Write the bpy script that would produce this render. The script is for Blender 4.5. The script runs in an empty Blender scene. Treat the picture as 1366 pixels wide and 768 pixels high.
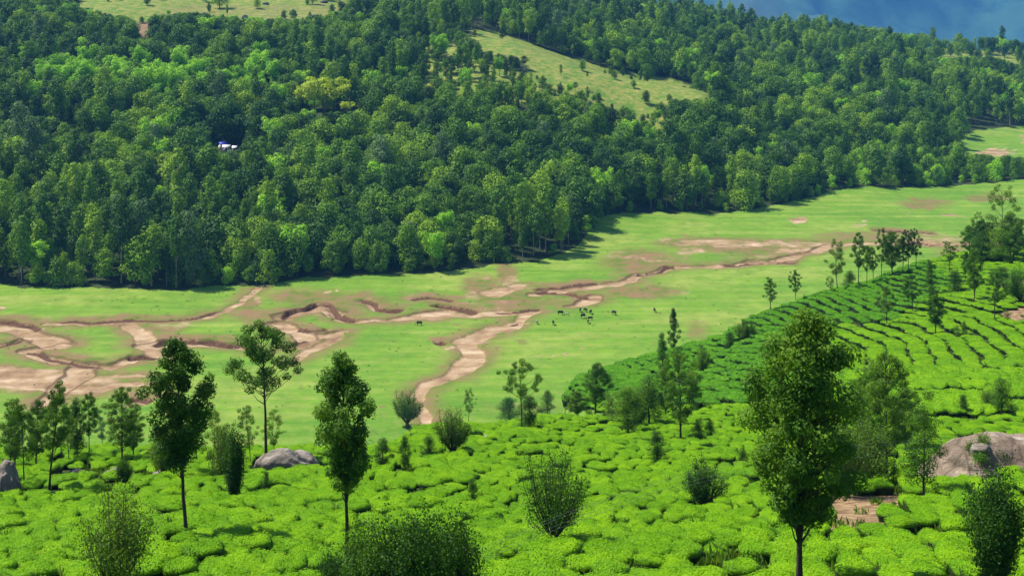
import bpy, math, random
import numpy as np
from mathutils import Vector, Matrix, noise as mnoise

# ------------------------------------------------------------------ camera, light, exposure
F = 1877.0            # focal length in pixels of a 1366 wide picture
HOR = -60.0           # the horizon row
scene = bpy.context.scene
COL = scene.collection
cam_d = bpy.data.cameras.new('camera'); cam = bpy.data.objects.new('camera', cam_d); COL.objects.link(cam)
cam_d.sensor_width = 36.0; cam_d.lens = 36.0 * F / 1366.0
cam.location = (0, 0, 0); cam.rotation_euler = (math.radians(90), 0, 0)
cam_d.shift_y = -(384.0 - HOR) / 1366.0
cam_d.clip_start = 0.5; cam_d.clip_end = 30000
scene.camera = cam

SUN_EL, SUN_AZ = math.radians(57), math.radians(-70)      # azimuth clockwise from +Y
sdir = Vector((math.sin(SUN_AZ) * math.cos(SUN_EL), math.cos(SUN_AZ) * math.cos(SUN_EL), math.sin(SUN_EL)))
w = bpy.data.worlds.new('World'); scene.world = w; w.use_nodes = True
wn = w.node_tree.nodes; wl = w.node_tree.links
sky = wn.new('ShaderNodeTexSky'); sky.sky_type = 'NISHITA'; sky.sun_disc = False
sky.sun_elevation = SUN_EL; sky.sun_rotation = SUN_AZ % (2 * math.pi); sky.altitude = 1500
wn['Background'].inputs[1].default_value = 0.095
wl.new(sky.outputs[0], wn['Background'].inputs[0])
sl = bpy.data.lights.new('sun', 'SUN'); sl.energy = 5.0; sl.angle = math.radians(0.5); sl.color = (1.0, 0.94, 0.83)
so = bpy.data.objects.new('sun', sl); COL.objects.link(so); so.rotation_euler = (-sdir).to_track_quat('-Z', 'Y').to_euler()
scene.view_settings.view_transform = 'Standard'; scene.view_settings.look = 'None'
scene.view_settings.exposure = 0.70; scene.view_settings.gamma = 1.0
scene.cycles.max_bounces = 5; scene.cycles.diffuse_bounces = 3; scene.cycles.transmission_bounces = 3
scene.cycles.glossy_bounces = 2; scene.cycles.volume_bounces = 1; scene.cycles.transparent_max_bounces = 8

rs = np.random.RandomState(7)

# ------------------------------------------------------------------ small noise helpers (numpy)
def vnoise(x, y, seed=0):
    xi = np.floor(x).astype(np.int64); yi = np.floor(y).astype(np.int64)
    fx = x - xi; fy = y - yi
    fx = fx * fx * (3 - 2 * fx); fy = fy * fy * (3 - 2 * fy)
    def h(a, b):
        n = (a * 374761393 + b * 668265263 + seed * 982451653) & 0x7fffffff
        n = ((n ^ (n >> 13)) * 1274126177) & 0x7fffffff
        return ((n ^ (n >> 16)) & 0xffff) / 65535.0
    return (h(xi, yi) * (1 - fx) + h(xi + 1, yi) * fx) * (1 - fy) + (h(xi, yi + 1) * (1 - fx) + h(xi + 1, yi + 1) * fx) * fy
def fbm(x, y, seed=0, o=4):
    s = 0; a = .5; t = 0
    for i in range(o):
        s = s + a * vnoise(x * 2 ** i, y * 2 ** i, seed + i); t += a; a *= .5
    return s / t

# ------------------------------------------------------------------ terrain: one height function z(X, Y)
VAL = -128.0
def zz(py, Y): return -(py - HOR) / F * Y
# per bearing: (row, distance) of ground that can be seen, or ('z', distance, height)
def near(*pts): return [(0, -1.7), (6, -5.0), (16, -11.0), (34, -18.6)] + [(Y, zz(py, Y)) for py, Y in pts]
prof = {
 -300: near((768,60),(700,76),(650,98),(600,132)) + [(200,-92),(290,VAL),(540,VAL),(700,-104),(850,-74),(1000,-40),(1200,5),(1500,60),(2500,240),(9000,500)],
 0:    near((768,60),(700,76),(650,98),(600,132)) + [(200,-92),(290,VAL),(547,VAL),(700,-107),(850,-79),(1000,-49),(1100,-33),(1500,35),(2500,200),(9000,500)],
 200:  near((768,60),(712,72),(640,104),(602,132)) + [(200,-92),(290,VAL),(547,VAL),(700,-107),(850,-80),(1000,-50),(1100,-35),(1500,32),(2500,200),(9000,500)],
 400:  near((768,60),(690,80),(635,108),(605,130)) + [(200,-92),(290,VAL),(556,VAL),(700,-109),(850,-82),(1000,-54),(1130,-37),(1500,25),(2500,180),(9000,480)],
 560:  near((768,60),(680,85),(620,112),(590,138),(572,165)) + [(225,-97),(300,VAL),(566,VAL),(700,-111),(850,-79),(950,-58),(1150,-40),(1500,15),(2500,150),(9000,450)],
 640:  near((768,60),(680,85),(620,115),(590,140),(572,168)) + [(225,-97),(300,VAL),(578,VAL),(700,-112),(850,-72),(950,-54),(1000,-55),(1200,-38),(1500,0),(2500,100),(9000,420)],
 700:  near((768,60),(690,84),(620,120),(580,150),(562,175)) + [(225,-95),(310,VAL),(590,VAL),(700,-113),(840,-77),(930,-59),(990,-61),(1200,-42),(1500,-10),(2500,50),(9000,400)],
 760:  near((768,60),(690,85),(610,130),(562,178),(548,200),(505,285)) + [(325,-105),(385,VAL),(625,VAL),(720,-116),(830,-85),(900,-69),(980,-74),(1200,-52),(1450,-32),(1900,-100),(2500,-180),(9000,-200)],
 850:  near((768,60),(690,86),(610,128),(580,155),(545,195),(530,215),(482,300)) + [(335,-100),(400,VAL),(655,VAL),(760,-115),(840,-92),(890,-78),(960,-90),(1150,-70),(1450,-58),(1900,-120),(2500,-200),(9000,-200)],
 950:  near((768,59),(690,86),(610,126),(580,152),(545,190),(500,240),(452,292)) + [(330,-98),(400,VAL),(700,VAL),(780,-112),(850,-87),(880,-84),(960,-97),(1150,-80),(1450,-74),(1900,-130),(2500,-200),(9000,-200)],
 1000: near((768,58),(680,87),(580,148),(540,185),(480,235),(445,270),(425,300)) + [(340,-95),(410,VAL),(715,VAL),(800,-117),(1000,-104),(1200,-90),(1450,-82),(1900,-140),(2500,-200),(9000,-200)],
 1100: near((768,57),(680,85),(600,125),(540,165),(480,215),(437,258),(432,270),(388,318)) + [(350,-90),(430,VAL),(735,VAL),(850,-119),(1000,-107),(1200,-94),(1450,-88),(1900,-140),(2500,-210),(9000,-200)],
 1200: near((768,56),(670,86),(600,118),(540,152),(480,200),(430,255),(395,300),(360,340)) + [(375,-92),(460,VAL),(775,VAL),(950,-117),(1100,-102),(1300,-98),(1500,-97),(1900,-150),(2500,-220),(9000,-200)],
 1280: near((768,55),(655,88),(590,118),(545,150),(488,193),(430,245),(380,298),(335,350)) + [(385,-92),(470,VAL),(930,VAL),(1100,-111),(1300,-106),(1550,-104),(1900,-150),(2500,-220),(9000,-200)],
 1366: near((768,54),(640,92),(575,128),(545,150),(490,190),(430,240),(380,290),(328,345)) + [(385,-88),(480,VAL),(1045,VAL),(1150,-117),(1300,-112),(1500,-108),(1700,-112),(2100,-150),(2500,-220),(9000,-200)],
 1700: near((768,52),(640,88),(575,120),(545,140),(490,180),(430,225),(380,272),(310,345)) + [(395,-80),(500,VAL),(1050,VAL),(1150,-118),(1300,-112),(1500,-108),(1700,-112),(2100,-150),(2500,-220),(9000,-200)],
}
PX = sorted(prof)
NT = 2600
def yT(Y): return (np.log(np.asarray(Y) + 60.0) - math.log(60.0)) / (math.log(9060.0) - math.log(60.0)) * (NT - 1)
TY = np.exp(np.linspace(math.log(60.0), math.log(9060.0), NT)) - 60.0
tab = np.array([np.interp(TY, [a for a, b in prof[p]], [b for a, b in prof[p]]) for p in PX])
kern = np.hanning(31); kern /= kern.sum()
tab = np.array([np.convolve(np.pad(r, 15, mode='edge'), kern, 'valid') for r in tab])
UP = np.linspace(-300, 1700, 401)
tab2 = np.empty((401, NT))
for j in range(NT): tab2[:, j] = np.interp(UP, PX, tab[:, j])
kern = np.hanning(17); kern /= kern.sum()
tab2 = np.apply_along_axis(lambda c: np.convolve(np.pad(c, 8, mode='edge'), kern, 'valid'), 0, tab2)
def base_z(X, Y):
    X = np.asarray(X, float); Y = np.maximum(np.asarray(Y, float), 0.5)
    px = np.clip(683 + F * X / np.maximum(Y, 12.0), -300, 1699.9)
    a = (px + 300) / 5.0; i = a.astype(int); fa = a - i
    b = np.clip(yT(Y), 0, NT - 1.001); j = b.astype(int); fb = b - j
    z = (tab2[i, j] * (1 - fb) + tab2[i, j + 1] * fb) * (1 - fa) + (tab2[i + 1, j] * (1 - fb) + tab2[i + 1, j + 1] * fb) * fa
    return z

# meadow front edge of the forest (picture row of the ground) and its distance on the valley floor
FE = np.array([(-300,382),(0,382),(60,386),(130,384),(240,388),(300,380),(345,384),(400,374),(500,370),(600,364),(650,356),(720,350),(765,334),(800,302),(830,294),(900,291),(1000,284),(1060,272),(1100,262),(1150,254),(1250,250),(1366,242),(1700,236)], float)
def forest_Y(px): return -VAL * F / (np.interp(px, FE[:, 0], FE[:, 1]) - HOR)

# eroded banks and water courses of the valley floor, drawn left to right as (px, row)
def P(*a): return np.array([(683 and ((x - 683) / F * (-VAL * F / (y - HOR))), -VAL * F / (y - HOR)) for x, y in a])
CH = [  # polyline, half width in metres (start, end), depth
 (P((-80,440),(0,437),(22,438),(40,446),(60,452),(72,456),(84,459)), 5.5, 4, .9),
 (P((84,459),(60,463),(40,466),(48,473),(70,477),(90,481),(112,486),(145,489),(165,481),(190,477),(214,476)), 3.2, 2.2, .9),
 (P((-80,462),(0,459),(20,457),(36,454)), 2.5, 2, .8),
 (P((112,487),(104,496),(96,508),(80,520),(60,535)), 4, 4, .6),
 (P((214,476),(205,468),(195,461),(187,450),(180,440),(174,432)), 3.5, 2.5, .5),
 (P((193,460),(215,457),(240,456),(270,458),(300,461),(327,464)), 4, 2, .9),
 (P((64,433),(110,431),(169,429),(220,427),(271,424),(300,414),(322,404),(334,393),(342,384)), 2, 1.5, .35),
 (P((366,430),(376,434),(390,441),(404,446),(411,452),(400,458),(385,462)), 4.2, 3, 1.0),
 (P((394,443),(412,447),(430,447),(447,444),(458,441)), 3, 1.5, .8),
 (P((447,446),(436,456),(420,463),(405,472),(396,480)), 3.2, 2, .5),
 (P((380,421),(400,416),(420,412),(438,412),(452,418)), 5, 4, .7),
 (P((453,426),(487,428),(504,427),(530,426),(552,423),(565,420),(585,416),(602,414)), 2.0, 2.6, .6),
 (P((560,423),(600,419),(640,419),(656,418),(680,416),(705,415)), 3, 4.0, .4),
 (P((706,414),(695,424),(676,434),(656,441),(636,449),(622,456)), 3, 4.6, .5),
 (P((622,456),(628,464),(631,472),(625,484),(614,494),(600,501),(585,506),(570,511),(560,518),(557,528),(562,540),(568,552),(572,566)), 3.8, 1.5, .5),
 (P((788,394),(782,400),(773,405),(764,407)), 4, 3, .7),
 (P((706,391),(722,388),(741,386),(770,384),(791,382),(815,379),(832,377),(843,373),(852,368),(876,361),(893,357),(923,355),(974,354),(1005,350),(1035,346),(1062,340),(1089,335),(1109,328)), 2.2, 3.6, .7),
 (P((1109,328),(1150,326),(1200,324),(1227,323),(1256,326),(1300,324),(1400,320)), 3.5, 3.5, .4),
 (P((906,324),(950,322),(1010,324),(1060,326),(1100,326)), 6, 7, .2),
 (P((656,392),(672,386),(690,380)), 5, 3, .5),
 (P((-60,500),(0,502),(40,508),(80,514),(130,520),(190,511)), 9, 2.4, .4),
 (P((90,512),(120,505),(150,501),(190,500)), 4, 2, .3),
]
SC = [  # banks: polyline left to right (the high ground on its far side), height, length of the ramp below
 (P((-60,426),(0,427),(20,427),(40,431),(52,437),(58,442)), 1.7, 6),
 (P((0,459),(18,456),(34,454)), 1.0, 4),
 (P((36,468),(46,466),(58,471),(75,477),(95,480),(110,484),(145,489)), 1.3, 5),
 (P((168,476),(190,475),(211,476)), 1.6, 5),
 (P((193,460),(212,454),(232,451),(255,451),(275,453),(300,457),(328,459)), 1.9, 6),
 (P((366,426),(378,420),(390,413),(404,411),(412,406),(420,402),(437,402),(446,409),(460,420),(475,425),(490,428)), 1.9, 6),
 (P((394,437),(410,440),(430,440),(440,437)), 1.2, 4),
 (P((385,457),(398,453),(410,450)), 1.2, 4),
 (P((480,398),(494,403),(507,409),(525,412),(548,415)), 1.5, 7),
 (P((571,409),(585,406),(602,407),(625,411),(649,415)), 1.9, 7),
 (P((548,402),(575,396),(590,398),(610,403)), .9, 4),
 (P((706,386),(725,386),(745,388),(758,388),(775,392),(788,397)), 1.6, 6),
 (P((700,384),(730,383),(760,380),(790,378),(800,377)), 1.0, 4),
 (P((845,368),(870,362),(890,356),(900,354),(912,358)), 1.3, 5),
 (P((960,352),(985,352),(1015,350),(1072,348)), 1.1, 4),
 (P((1218,322),(1228,323),(1252,326)), 1.6, 6),
 (P((1160,306),(1200,309),(1258,311)), .8, 4),
 (P((64,431),(110,429),(169,427),(220,426),(262,423),(300,411)), .7, 4),
 (P((575,459),(590,457),(600,459)), 1.2, 4),
 (P((168,532),(185,531),(205,535)), 1.3, 5),
 (P((656,417),(690,413),(706,410),(722,412)), .9, 4),
 (P((675,430),(686,428),(690,428)), .8, 3),
]
# bare or dry ground: px, row, half sizes in px, kind, strength
BL = [(25,506,95,17,'soil',1.1),(120,508,60,7,'soil',.8),(55,448,24,13,'soil',.7),(190,455,14,20,'soil',.6),(232,434,48,7,'soil',.55),(135,430,60,5,'dry',.9),(210,440,40,8,'dry',.8),
 (330,405,16,20,'dry',.9),(338,396,10,12,'soil',.6),(410,395,70,12,'dry',.9),(350,420,60,12,'dry',.8),(415,413,24,6,'soil',.9),(440,455,26,12,'soil',.5),(400,470,10,14,'soil',.4),(480,400,25,14,'dry',.9),(490,400,22,6,'soil',.5),
 (545,393,14,18,'soil',.45),(560,398,38,8,'dry',.8),(640,385,30,22,'dry',.9),(672,366,18,18,'dry',1.0),(680,375,18,12,'soil',.55),(625,396,14,9,'soil',.6),(700,384,30,10,'soil',.5),(680,400,60,14,'dry',.9),(640,405,50,8,'soil',.4),
 (628,455,26,9,'soil',.75),(600,462,22,3,'soil',.8),(660,438,30,7,'soil',.6),(590,500,12,8,'soil',.3),(855,350,62,17,'dry',1.1),(830,340,38,9,'soil',.45),(880,345,45,5,'soil',.5),(850,388,62,10,'dry',1.2),(870,388,25,5,'soil',.35),(740,402,40,8,'dry',.7),
 (1000,330,110,14,'dry',1.0),(920,335,30,8,'soil',.7),(1010,326,120,7,'soil',.55),(1060,335,45,7,'soil',.8),(1060,294,16,7,'soil',1.0),(1000,345,70,5,'soil',.4),(1150,300,14,3,'soil',.6),(1270,288,20,6,'soil',.8),(1230,272,40,8,'dry',.8),(1215,284,20,3,'soil',.4),
 (1250,318,70,9,'soil',.6),(1150,318,80,12,'dry',.7),(1270,335,30,20,'dry',.6),(1330,202,32,6,'soil',1.1),(1300,212,30,6,'dry',.9),(1366,190,14,5,'soil',.9),(925,415,8,6,'soil',.0),(700,545,80,6,'dry',.25),
 (915,390,14,4,'soil',.5),(930,440,22,12,'dry',.6),(940,430,10,6,'soil',.5),(560,540,12,30,'soil',.3),(1320,262,30,5,'dry',.8),(755,470,26,2,'soil',.35),(708,472,26,2.4,'soil',.4),(1110,265,14,2,'soil',.5),(60,426,18,3,'soil',.4)]

_r = np.random.RandomState(17)
for _k in range(110):      # small worn spots, wallows and stony patches of the pasture
    BL.append((_r.uniform(-40, 1380), _r.uniform(285, 585), _r.uniform(3, 12), _r.uniform(1, 2.4), 'soil' if _r.rand() < .4 else 'dry', _r.uniform(.5, .95)))
for _x, _y in ((735,474),(750,471),(765,468),(780,466),(795,463)): BL.append((_x, _y, 12, 1.3, 'soil', .8))
def seg_dist(px_, py_, pl):
    """distance to a polyline, parameter along it and the signed side (+ = left of its direction)"""
    best = np.full(px_.shape, 1e9); tt = np.zeros(px_.shape); sd = np.zeros(px_.shape)
    L = len(pl) - 1
    for i in range(L):
        ax, ay = pl[i]; bx, by = pl[i + 1]; dx, dy = bx - ax, by - ay; l2 = dx * dx + dy * dy + 1e-9
        t = np.clip(((px_ - ax) * dx + (py_ - ay) * dy) / l2, 0, 1)
        d = np.hypot(px_ - ax - t * dx, py_ - ay - t * dy)
        c = (dx * (py_ - ay) - dy * (px_ - ax))
        m = d < best
        best[m] = d[m]; tt[m] = ((i + t) / L)[m]; sd[m] = np.sign(c)[m]
    return best, tt, sd

def smooth(a, b, x):
    t = np.clip((x - a) / (b - a + 1e-9), 0, 1); return t * t * (3 - 2 * t)

def valley_relief(X, Y):
    X = np.asarray(X, float); Y = np.asarray(Y, float)
    sh = X.shape; X = X.ravel(); Y = Y.ravel()
    carve = np.zeros_like(X); soil = np.zeros_like(X); dry = np.zeros_like(X); bank = np.zeros_like(X)
    wx = X + 4.5 * (fbm(X / 9, Y / 11, 11, 2) - .5) + 1.0 * (fbm(X / 3.2, Y / 4.0, 12) - .5)
    wy = Y + 6.5 * (fbm(X / 9, Y / 10, 21, 2) - .5) + 1.2 * (fbm(X / 3.4, Y / 4.2, 22, 1) - .5)
    for pl, w0, w1, dep in CH:
        m = (wx > pl[:, 0].min() - 25) & (wx < pl[:, 0].max() + 25) & (wy > pl[:, 1].min() - 25) & (wy < pl[:, 1].max() + 25)
        if not m.any(): continue
        d, t, s = seg_dist(wx[m], wy[m], pl); hw = w0 + (w1 - w0) * t
        carve[m] = np.maximum(carve[m], dep * (1 - smooth(hw * .8, hw * 1.1, d)))
        soil[m] = np.maximum(soil[m], (1 - smooth(hw * .5, hw * 1.35, d)) * (1.15 if dep > .3 else .7))
        dry[m] = np.maximum(dry[m], .75 * (1 - smooth(hw * 1.0, hw * 1.4 + 7, d)))
        bank[m] = np.maximum(bank[m], .55 * smooth(hw * .75, hw, d) * (1 - smooth(hw, hw * 1.3, d)) * (dep > .55))
    for pl, hh, ramp in SC:
        m = (wx > pl[:, 0].min() - 25) & (wx < pl[:, 0].max() + 25) & (wy > pl[:, 1].min() - 25) & (wy < pl[:, 1].max() + 25)
        if not m.any(): continue
        d, t, s = seg_dist(wx[m], wy[m], pl)
        endf = smooth(0, .12, t) * (1 - smooth(.88, 1, t))
        below = (s < 0)
        prof_ = np.where(below, 1 - smooth(0, ramp, d), 1 - smooth(0, .9, d))
        carve[m] = np.maximum(carve[m], hh * prof_ * endf)
        soil[m] = np.maximum(soil[m], np.where(below, 1 - smooth(ramp * .3, ramp, d), 1 - smooth(0, 1.6, d)) * endf * .9)
        dry[m] = np.maximum(dry[m], .9 * (1 - smooth(3, 11, d)) * endf)
        bank[m] = np.maximum(bank[m], np.where(below, 1 - smooth(.3, 1.7, d), 1 - smooth(.4, 1.0, d)) * endf)
    px = 683 + F * X / Y; py = HOR - VAL * F / Y
    wpx = px + 26 * (fbm(X / 14, Y / 18, 31) - .5); wpy = py + 12 * (fbm(X / 12, Y / 16, 41) - .5)
    wpx = wpx + 16 * (fbm(X / 3.5, Y / 5, 33) - .5); wpy = wpy + 9 * (fbm(X / 3, Y / 4.5, 43) - .5)
    for cx, cy, rx, ry, kd, stg in BL:
        r = np.sqrt(((wpx - cx) / rx) ** 2 + ((wpy - cy) / ry) ** 2)
        v = stg * (1 - smooth(.35, 1.25, r))
        if kd == 'soil': soil = np.maximum(soil, v)
        else: dry = np.maximum(dry, v)
    return carve.reshape(sh), soil.reshape(sh), dry.reshape(sh), bank.reshape(sh)

def roll(X, Y):
    return (fbm(X / 55, Y / 70, 3, 3) - .5) * 2.0
def valley_gate(X, Y):
    bz = base_z(X, Y); return (1 - smooth(.5, 6, bz - VAL)) * (Y > 200)
def height(X, Y):
    X = np.asarray(X, float); Y = np.asarray(Y, float)
    z = base_z(X, Y)
    far = smooth(600, 1000, Y)
    z = z + (fbm(X / 60, Y / 80, 5, 4) - .5) * 9 * far
    nearg = (1 - smooth(330, 420, Y)) * smooth(5, 30, Y)
    z = z + (fbm(X / 9, Y / 11, 6, 3) - .5) * 1.3 * nearg
    z = z + roll(X, Y) * .5 * (1 - far) * (1 - nearg)
    return z
def hgt1(x, y): return float(height(np.array([x]), np.array([y]))[0])
def hit(px, py, lo=20.0, hi=1600.0):
    """the ground point seen at a bearing and row"""
    Ys = np.exp(np.linspace(math.log(lo), math.log(hi), 4000)); X = (px - 683) / F * Ys
    d = height(X, Ys) - zz(py, Ys)
    i = np.argmax(d > 0)
    if d[i] <= 0: i = int(np.argmax(d))
    return float(X[i]), float(Ys[i]), float(height(X[i:i+1], Ys[i:i+1])[0])

def inpoly(px, py, poly):
    poly = np.asarray(poly, float); inside = np.zeros(px.shape, bool); n = len(poly); j = n - 1
    for i in range(n):
        xi, yi = poly[i]; xj, yj = poly[j]
        c = ((yi > py) != (yj > py)) & (px < (xj - xi) * (py - yi) / (yj - yi + 1e-12) + xi)
        inside ^= c; j = i
    return inside

# ------------------------------------------------------------------ mesh helpers
def new_mesh(name, V, faces, mats=(), midx=None, attrs=None, shade_smooth=False):
    me = bpy.data.meshes.new(name)
    V = np.asarray(V, np.float32); me.vertices.add(len(V)); me.vertices.foreach_set('co', V.ravel())
    if isinstance(faces, (list, tuple)): groups = [np.asarray(f, np.int32) for f in faces if len(f)]
    else: groups = [np.asarray(faces, np.int32)]
    loops = np.concatenate([g.ravel() for g in groups]); tot = np.concatenate([np.full(len(g), g.shape[1], np.int32) for g in groups])
    me.loops.add(len(loops)); me.loops.foreach_set('vertex_index', loops)
    me.polygons.add(len(tot)); st = np.concatenate([[0], np.cumsum(tot)[:-1]]).astype(np.int32)
    me.polygons.foreach_set('loop_start', st); me.polygons.foreach_set('loop_total', tot)
    for m in mats: me.materials.append(m)
    if midx is not None: me.polygons.foreach_set('material_index', np.asarray(midx, np.int32))
    if shade_smooth is True: me.polygons.foreach_set('use_smooth', np.ones(len(tot), bool))
    elif shade_smooth is not False: me.polygons.foreach_set('use_smooth', np.asarray(shade_smooth, bool))
    for k, v in (attrs or {}).items():
        a = me.attributes.new(k, 'FLOAT', 'POINT'); a.data.foreach_set('value', np.asarray(v, np.float32))
    me.update(calc_edges=True); return me
def link(name, me, parent=None, loc=None, rz=None, scale=None, **props):
    o = bpy.data.objects.new(name, me); COL.objects.link(o)
    if parent is not None: o.parent = parent
    if loc is not None: o.location = loc
    if rz is not None: o.rotation_euler = (0, 0, rz)
    if scale is not None: o.scale = scale
    for k, v in props.items(): o[k] = v
    return o

def leaf_quads(C, N, S, rng, asp=.55, droop=0.0):
    """rhombic leaves at centres C with normals N and lengths S"""
    n = len(C); R = rng.normal(size=(n, 3)); R[:, 2] -= droop
    U = R - (R * N).sum(1)[:, None] * N; U /= np.linalg.norm(U, axis=1)[:, None] + 1e-9
    W = np.cross(N, U); S = S[:, None]
    V = np.stack([C - U * S * .5, C + W * S * .5 * asp - U * S * .08, C + U * S * .5, C - W * S * .5 * asp - U * S * .08], 1).reshape(-1, 3)
    Fc = np.arange(4 * n).reshape(n, 4); return V, Fc
def tube(pts, rad, k=6):
    pts = np.asarray(pts, float); n = len(pts); V = []
    for i in range(n):
        d = pts[min(i + 1, n - 1)] - pts[max(i - 1, 0)]; d /= np.linalg.norm(d) + 1e-9
        a = np.cross(d, [0.31, .95, .05]); a /= np.linalg.norm(a) + 1e-9; b = np.cross(d, a)
        th = np.arange(k) * 2 * math.pi / k
        V.append(pts[i] + rad[i] * (np.cos(th)[:, None] * a + np.sin(th)[:, None] * b))
    V = np.concatenate(V); Fc = []
    for i in range(n - 1):
        for j in range(k): Fc.append((i * k + j, i * k + (j + 1) % k, (i + 1) * k + (j + 1) % k, (i + 1) * k + j))
    return V, np.array(Fc)
def merge(parts):
    Vs, Fs, o = [], [], 0
    for V, Fc in parts:
        Vs.append(V); Fs.append(Fc + o); o += len(V)
    return np.concatenate(Vs), np.concatenate(Fs)

# ------------------------------------------------------------------ materials
def mat(name):
    m = bpy.data.materials.new(name); m.use_nodes = True; nt = m.node_tree
    for n in list(nt.nodes): nt.nodes.remove(n)
    return m, nt.nodes, nt.links
def N_(ns, t, **kw):
    n = ns.new(t)
    for k, v in kw.items():
        if k.startswith('i_'): n.inputs[k[2:].replace('_', ' ')].default_value = v
        else: setattr(n, k, v)
    return n
def ramp(ns, stops):
    r = ns.new('ShaderNodeValToRGB'); e = r.color_ramp.elements
    while len(e) > 1: e.remove(e[-1])
    e[0].position = stops[0][0]; e[0].color = tuple(stops[0][1]) + (1,)
    for p, c in stops[1:]:
        x = e.new(p); x.color = tuple(c) + (1,)
    return r
def mixc(ns, ls, fac, a, b, mode='MIX'):
    m = ns.new('ShaderNodeMix'); m.data_type = 'RGBA'; m.blend_type = mode
    for sock, v in ((m.inputs[0], fac), (m.inputs[6], a), (m.inputs[7], b)):
        if hasattr(v, 'is_output') or isinstance(v, bpy.types.NodeSocket): ls.new(v, sock)
        else: sock.default_value = v if isinstance(v, float) else (tuple(v) + (1,) if len(v) == 3 else v)
    return m.outputs[2]
def math_(ns, ls, op, a, b=0.0, c=None):
    m = ns.new('ShaderNodeMath'); m.operation = op
    for i, v in enumerate((a, b) + ((c,) if c is not None else ())):
        if isinstance(v, bpy.types.NodeSocket): ls.new(v, m.inputs[i])
        else: m.inputs[i].default_value = v
    return m.outputs[0]
def noise_(ns, ls, scale, detail=3.0, coord=None, rough=.55):
    n = ns.new('ShaderNodeTexNoise'); n.inputs['Scale'].default_value = scale; n.inputs['Detail'].default_value = detail; n.inputs['Roughness'].default_value = rough
    if coord is not None: ls.new(coord, n.inputs['Vector'])
    return n.outputs[0]
def geo_pos(ns): return ns.new('ShaderNodeNewGeometry').outputs['Position']

def leaf_mat(name, dark, mid, light, trans=.3, nscale=.35, rough=.6, spec=.2, rnd=.5):
    m, ns, ls = mat(name)
    oi = ns.new('ShaderNodeObjectInfo'); at = N_(ns, 'ShaderNodeAttribute', attribute_name='tone')
    nz = noise_(ns, ls, nscale, 2.0, geo_pos(ns))
    a = math_(ns, ls, 'MULTIPLY', oi.outputs['Random'], rnd)
    b = math_(ns, ls, 'MULTIPLY_ADD', at.outputs['Fac'], .75, a)
    c = math_(ns, ls, 'MULTIPLY_ADD', nz, .5, b)
    d = math_(ns, ls, 'MULTIPLY_ADD', c, 1.0 / (1.25 + rnd) , 0.0)
    r = ramp(ns, [(.15, dark), (.5, mid), (.9, light)]); ls.new(d, r.inputs[0])
    p = N_(ns, 'ShaderNodeBsdfPrincipled'); p.inputs['Roughness'].default_value = rough; p.inputs['Specular IOR Level'].default_value = spec
    t = ns.new('ShaderNodeBsdfTranslucent'); mx = ns.new('ShaderNodeMixShader'); mx.inputs[0].default_value = trans
    tc = mixc(ns, ls, 1.0, r.outputs[0], (1.5, 1.35, .5), 'MULTIPLY')
    ls.new(r.outputs[0], p.inputs['Base Color']); ls.new(tc, t.inputs[0])
    ls.new(p.outputs[0], mx.inputs[1]); ls.new(t.outputs[0], mx.inputs[2])
    o = ns.new('ShaderNodeOutputMaterial'); ls.new(mx.outputs[0], o.inputs[0]); return m
def plain(name, c1, c2, scale=1.0, rough=.8, bump=.3, spec=.3, dist=.05):
    m, ns, ls = mat(name); g = geo_pos(ns); nz = noise_(ns, ls, scale, 5.0, g)
    r = ramp(ns, [(.3, c1), (.7, c2)]); ls.new(nz, r.inputs[0])
    p = ns.new('ShaderNodeBsdfPrincipled'); p.inputs['Roughness'].default_value = rough; p.inputs['Specular IOR Level'].default_value = spec
    ls.new(r.outputs[0], p.inputs['Base Color'])
    b = ns.new('ShaderNodeBump'); b.inputs['Strength'].default_value = bump; b.inputs['Distance'].default_value = dist; ls.new(nz, b.inputs['Height']); ls.new(b.outputs[0], p.inputs['Normal'])
    o = ns.new('ShaderNodeOutputMaterial'); ls.new(p.outputs[0], o.inputs[0]); return m

M = {}
M['bark'] = plain('bark', (.035, .028, .02), (.09, .075, .055), 3.0)
M['bark_pale'] = plain('bark_pale', (.16, .14, .11), (.30, .27, .22), 3.0)
M['oak'] = leaf_mat('silver_oak_leaves', (.020, .070, .007), (.075, .19, .012), (.26, .44, .030), .38, .8)
M['olive'] = leaf_mat('olive_leaves', (.045, .10, .012), (.11, .21, .022), (.24, .38, .045), .36, .8)
M['dark'] = leaf_mat('dark_leaves', (.014, .055, .006), (.045, .135, .010), (.14, .30, .02), .32, .8)
M['fresh'] = leaf_mat('fresh_leaves', (.05, .16, .012), (.11, .27, .02), (.22, .42, .04), .36, .8)
M['f_dark'] = leaf_mat('forest_leaves_dark', (.012, .045, .006), (.055, .15, .010), (.19, .36, .022), .2, .02, .6, .15, 1.3)
M['f_mid'] = leaf_mat('forest_leaves', (.026, .080, .005), (.12, .26, .010), (.34, .52, .025), .22, .02, .6, .15, 1.3)
M['f_bright'] = leaf_mat('forest_leaves_bright', (.13, .32, .015), (.25, .52, .02), (.38, .66, .035), .28, .02, .6, .15, .9)
M['f_yellow'] = leaf_mat('forest_leaves_yellow', (.28, .38, .015), (.42, .54, .02), (.56, .66, .05), .3, .02)
M['f_grey'] = leaf_mat('forest_leaves_grey', (.05, .11, .035), (.10, .19, .06), (.18, .30, .10), .2, .02)
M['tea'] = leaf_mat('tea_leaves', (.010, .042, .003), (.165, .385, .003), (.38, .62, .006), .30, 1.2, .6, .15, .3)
M['tea_dark'] = leaf_mat('tea_leaves_dark', (.010, .042, .005), (.095, .29, .008), (.21, .48, .012), .25, 1.2, .6, .15, .3)  # darker green set for the spur, the rowed field and some pasture tufts
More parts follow.
